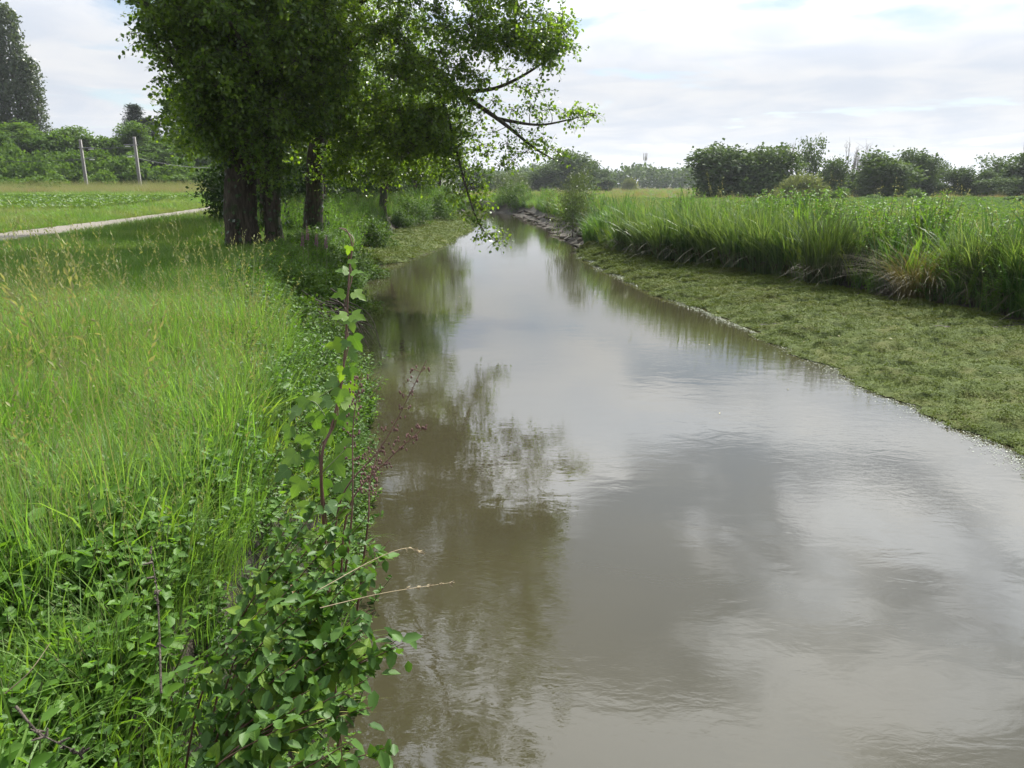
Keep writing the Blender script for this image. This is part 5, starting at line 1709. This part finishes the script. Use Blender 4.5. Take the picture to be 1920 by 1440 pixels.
# ------------------------------------------------------------------ railway masts, wires, radio mast
conc = plainmat('weathered concrete', (.21, .20, .18), .85, 0, .12)
steel = plainmat('grey steel', (.22, .22, .23), .5, .6, .1)
porc = plainmat('insulator', (.45, .45, .42), .3, 0, .1)
M_ = [(163, 353, 263, 98, 'shorter railway mast on the poplar side'), (264, 358, 258, 98, 'taller railway mast of the pair joined by a wire'), (427, 347, 286, 118, 'thin farther railway mast just left of the big trunk')]
mtop = []
for q, (px, pb, pt, s, lab) in enumerate(M_):
    p = at(px, pb, s)
    z = float(gz(p[0], p[1], False)) - .2
    h = at(px, pt, s)[2] - z
    t = thing('railway_mast', lab, 'mast', (p[0], p[1], z), 'railway masts before the embankment')
    mb = MB()
    w0, w1 = .13, .10
    for (sx, sy) in ((1, 0), (-1, 0)):          # two flanges and a web: an H-shaped concrete post
        V = [(sx * w0 - .05, -w0, 0), (sx * w0 + .05, -w0, 0), (sx * w0 + .05, w0, 0), (sx * w0 - .05, w0, 0), (sx * w1 - .05, -w1, h), (sx * w1 + .05, -w1, h), (sx * w1 + .05, w1, h), (sx * w1 - .05, w1, h)]
        mb.add(np.array(V), np.array([(0, 1, 5, 4), (1, 2, 6, 5), (2, 3, 7, 6), (3, 0, 4, 7), (4, 5, 6, 7)]))
    V = [(-w0 + .05, -.05, 0), (w0 - .05, -.05, 0), (w0 - .05, .05, 0), (-w0 + .05, .05, 0), (-w1 + .05, -.05, h - .02), (w1 - .05, -.05, h - .02), (w1 - .05, .05, h - .02), (-w1 + .05, .05, h - .02)]
    mb.add(np.array(V), np.array([(0, 1, 5, 4), (1, 2, 6, 5), (2, 3, 7, 6), (3, 0, 4, 7), (4, 5, 6, 7)]))
    mb.obj('post', [conc], t)
    sg = 1 if q == 0 else -1
    for zz, ln in ((h - 1.1, 1.6), (h - 2.4, 1.5)):
        mb = MB()
        tube(mb, [(0, 0, zz), (sg * ln * .6, .2, zz + .15), (sg * ln, .3, zz + .12)], [.05, .04, .035], 6)
        br = mb.obj('bracket_arm', [steel], t)
        mb = MB()
        for k in range(5):
            x_ = sg * ln * (.55 + .07 * k)
            tube(mb, [(x_, .25, zz - .02), (x_, .25, zz - .05), (x_, .25, zz - .13), (x_, .25, zz - .16)], [.03, .13, .13, .03], 8)
        mb.obj('insulator', [porc], br)
    mb = MB()
    tube(mb, [(-.33, 0, h - 1.0), (.33, 0, h - 1.0)], [.06, .06], 6)
    mb.obj('clamp', [steel], t)
    mtop.append(np.array([p[0], p[1], z + h]))
wm = plainmat('wire', (.06, .06, .06), .5, .5)


def wire(a, c_, sag, lab, r=.03):
    t = np.linspace(0, 1, 15)
    P = a + (c_ - a) * t[:, None]
    P[:, 2] -= sag * 4 * t * (1 - t)
    mb = MB()
    tube(mb, P - a, np.full(15, r), 5)
    o = mb.obj('overhead_wire', [wm])
    o.location = a
    tag(o, lab, 'wire', 'railway wires')


wire(mtop[0] + [0, .2, -1.0], mtop[1] + [0, .2, -1.0], .25, 'thin cross wire between the two nearer railway masts', .035)
wire(mtop[1] + [-.9, .3, -2.4], mtop[2] + [-.9, .3, -2.3], .5, 'wire from the taller mast towards the farther mast')
wire(mtop[0] + [.9, .3, -2.4] + np.array([-40, -6, .2]), mtop[0] + [.9, .3, -2.4], .6, 'wire running from the shorter mast out of the picture')
# radio mast above the distant wood
p = at(1208, 345, 352)
t = thing('radio_mast', 'slim pale radio mast with aerials above the distant wood', 'mast', (p[0], p[1], .9))
top = at(1208, 291, 352)[2]
mb = MB()
wt = .55
for k in range(3):
    a = k * 2.094
    tube(mb, [(wt * math.cos(a), wt * math.sin(a), 0), (.35 * math.cos(a), .35 * math.sin(a), top - 1.5)], [.14, .11], 5)
for k in range(12):
    z0, z1 = (top - 1.5) * k / 12, (top - 1.5) * (k + 1) / 12
    for j in range(3):
        a, a2 = j * 2.094, (j + 1) * 2.094
        tube(mb, [(.5 * math.cos(a), .5 * math.sin(a), z0), (.48 * math.cos(a2), .48 * math.sin(a2), z1)], [.05, .05], 4)
pale = plainmat('pale mast', (.55, .52, .50), .6, .1, .08)
mb.obj('lattice', [pale], t)
for j in range(3):
    a = j * 2.094 + .5
    mb = MB()
    x_, y_ = .85 * math.cos(a), .85 * math.sin(a)
    tube(mb, [(x_, y_, top - 3.4), (x_, y_, top - 3.2), (x_, y_, top - .2), (x_, y_, top)], [.08, .22, .22, .08], 8)
    tube(mb, [(0, 0, top - 2), (x_, y_, top - 2)], [.06, .06], 4)
    mb.obj('aerial', [pale], t)

# ------------------------------------------------------------------ summer haze over the plain
HAZE = True
if HAZE:
    m, n, l = newmat('haze')
    pv = n.new('ShaderNodeVolumePrincipled')
    pv.inputs['Color'].default_value = (.90, .94, 1.0, 1)
    pv.inputs['Density'].default_value = .0002
    pv.inputs['Anisotropy'].default_value = .3
    o_ = n.new('ShaderNodeOutputMaterial')
    l.new(pv.outputs[0], o_.inputs['Volume'])
    mb = MB()
    x0, x1, y0, y1, z0, z1 = -2600, 2600, -20, 2600, -2.2, 46.0
    mb.add(np.array([(x0, y0, z0), (x1, y0, z0), (x1, y1, z0), (x0, y1, z0), (x0, y0, z1), (x1, y0, z1), (x1, y1, z1), (x0, y1, z1)]),
           np.array([(3, 2, 1, 0), (4, 5, 6, 7), (0, 1, 5, 4), (1, 2, 6, 5), (2, 3, 7, 6), (3, 0, 4, 7)]))
    tag(mb.obj('haze', [m]), 'thin summer haze over the whole plain', kind='stuff')
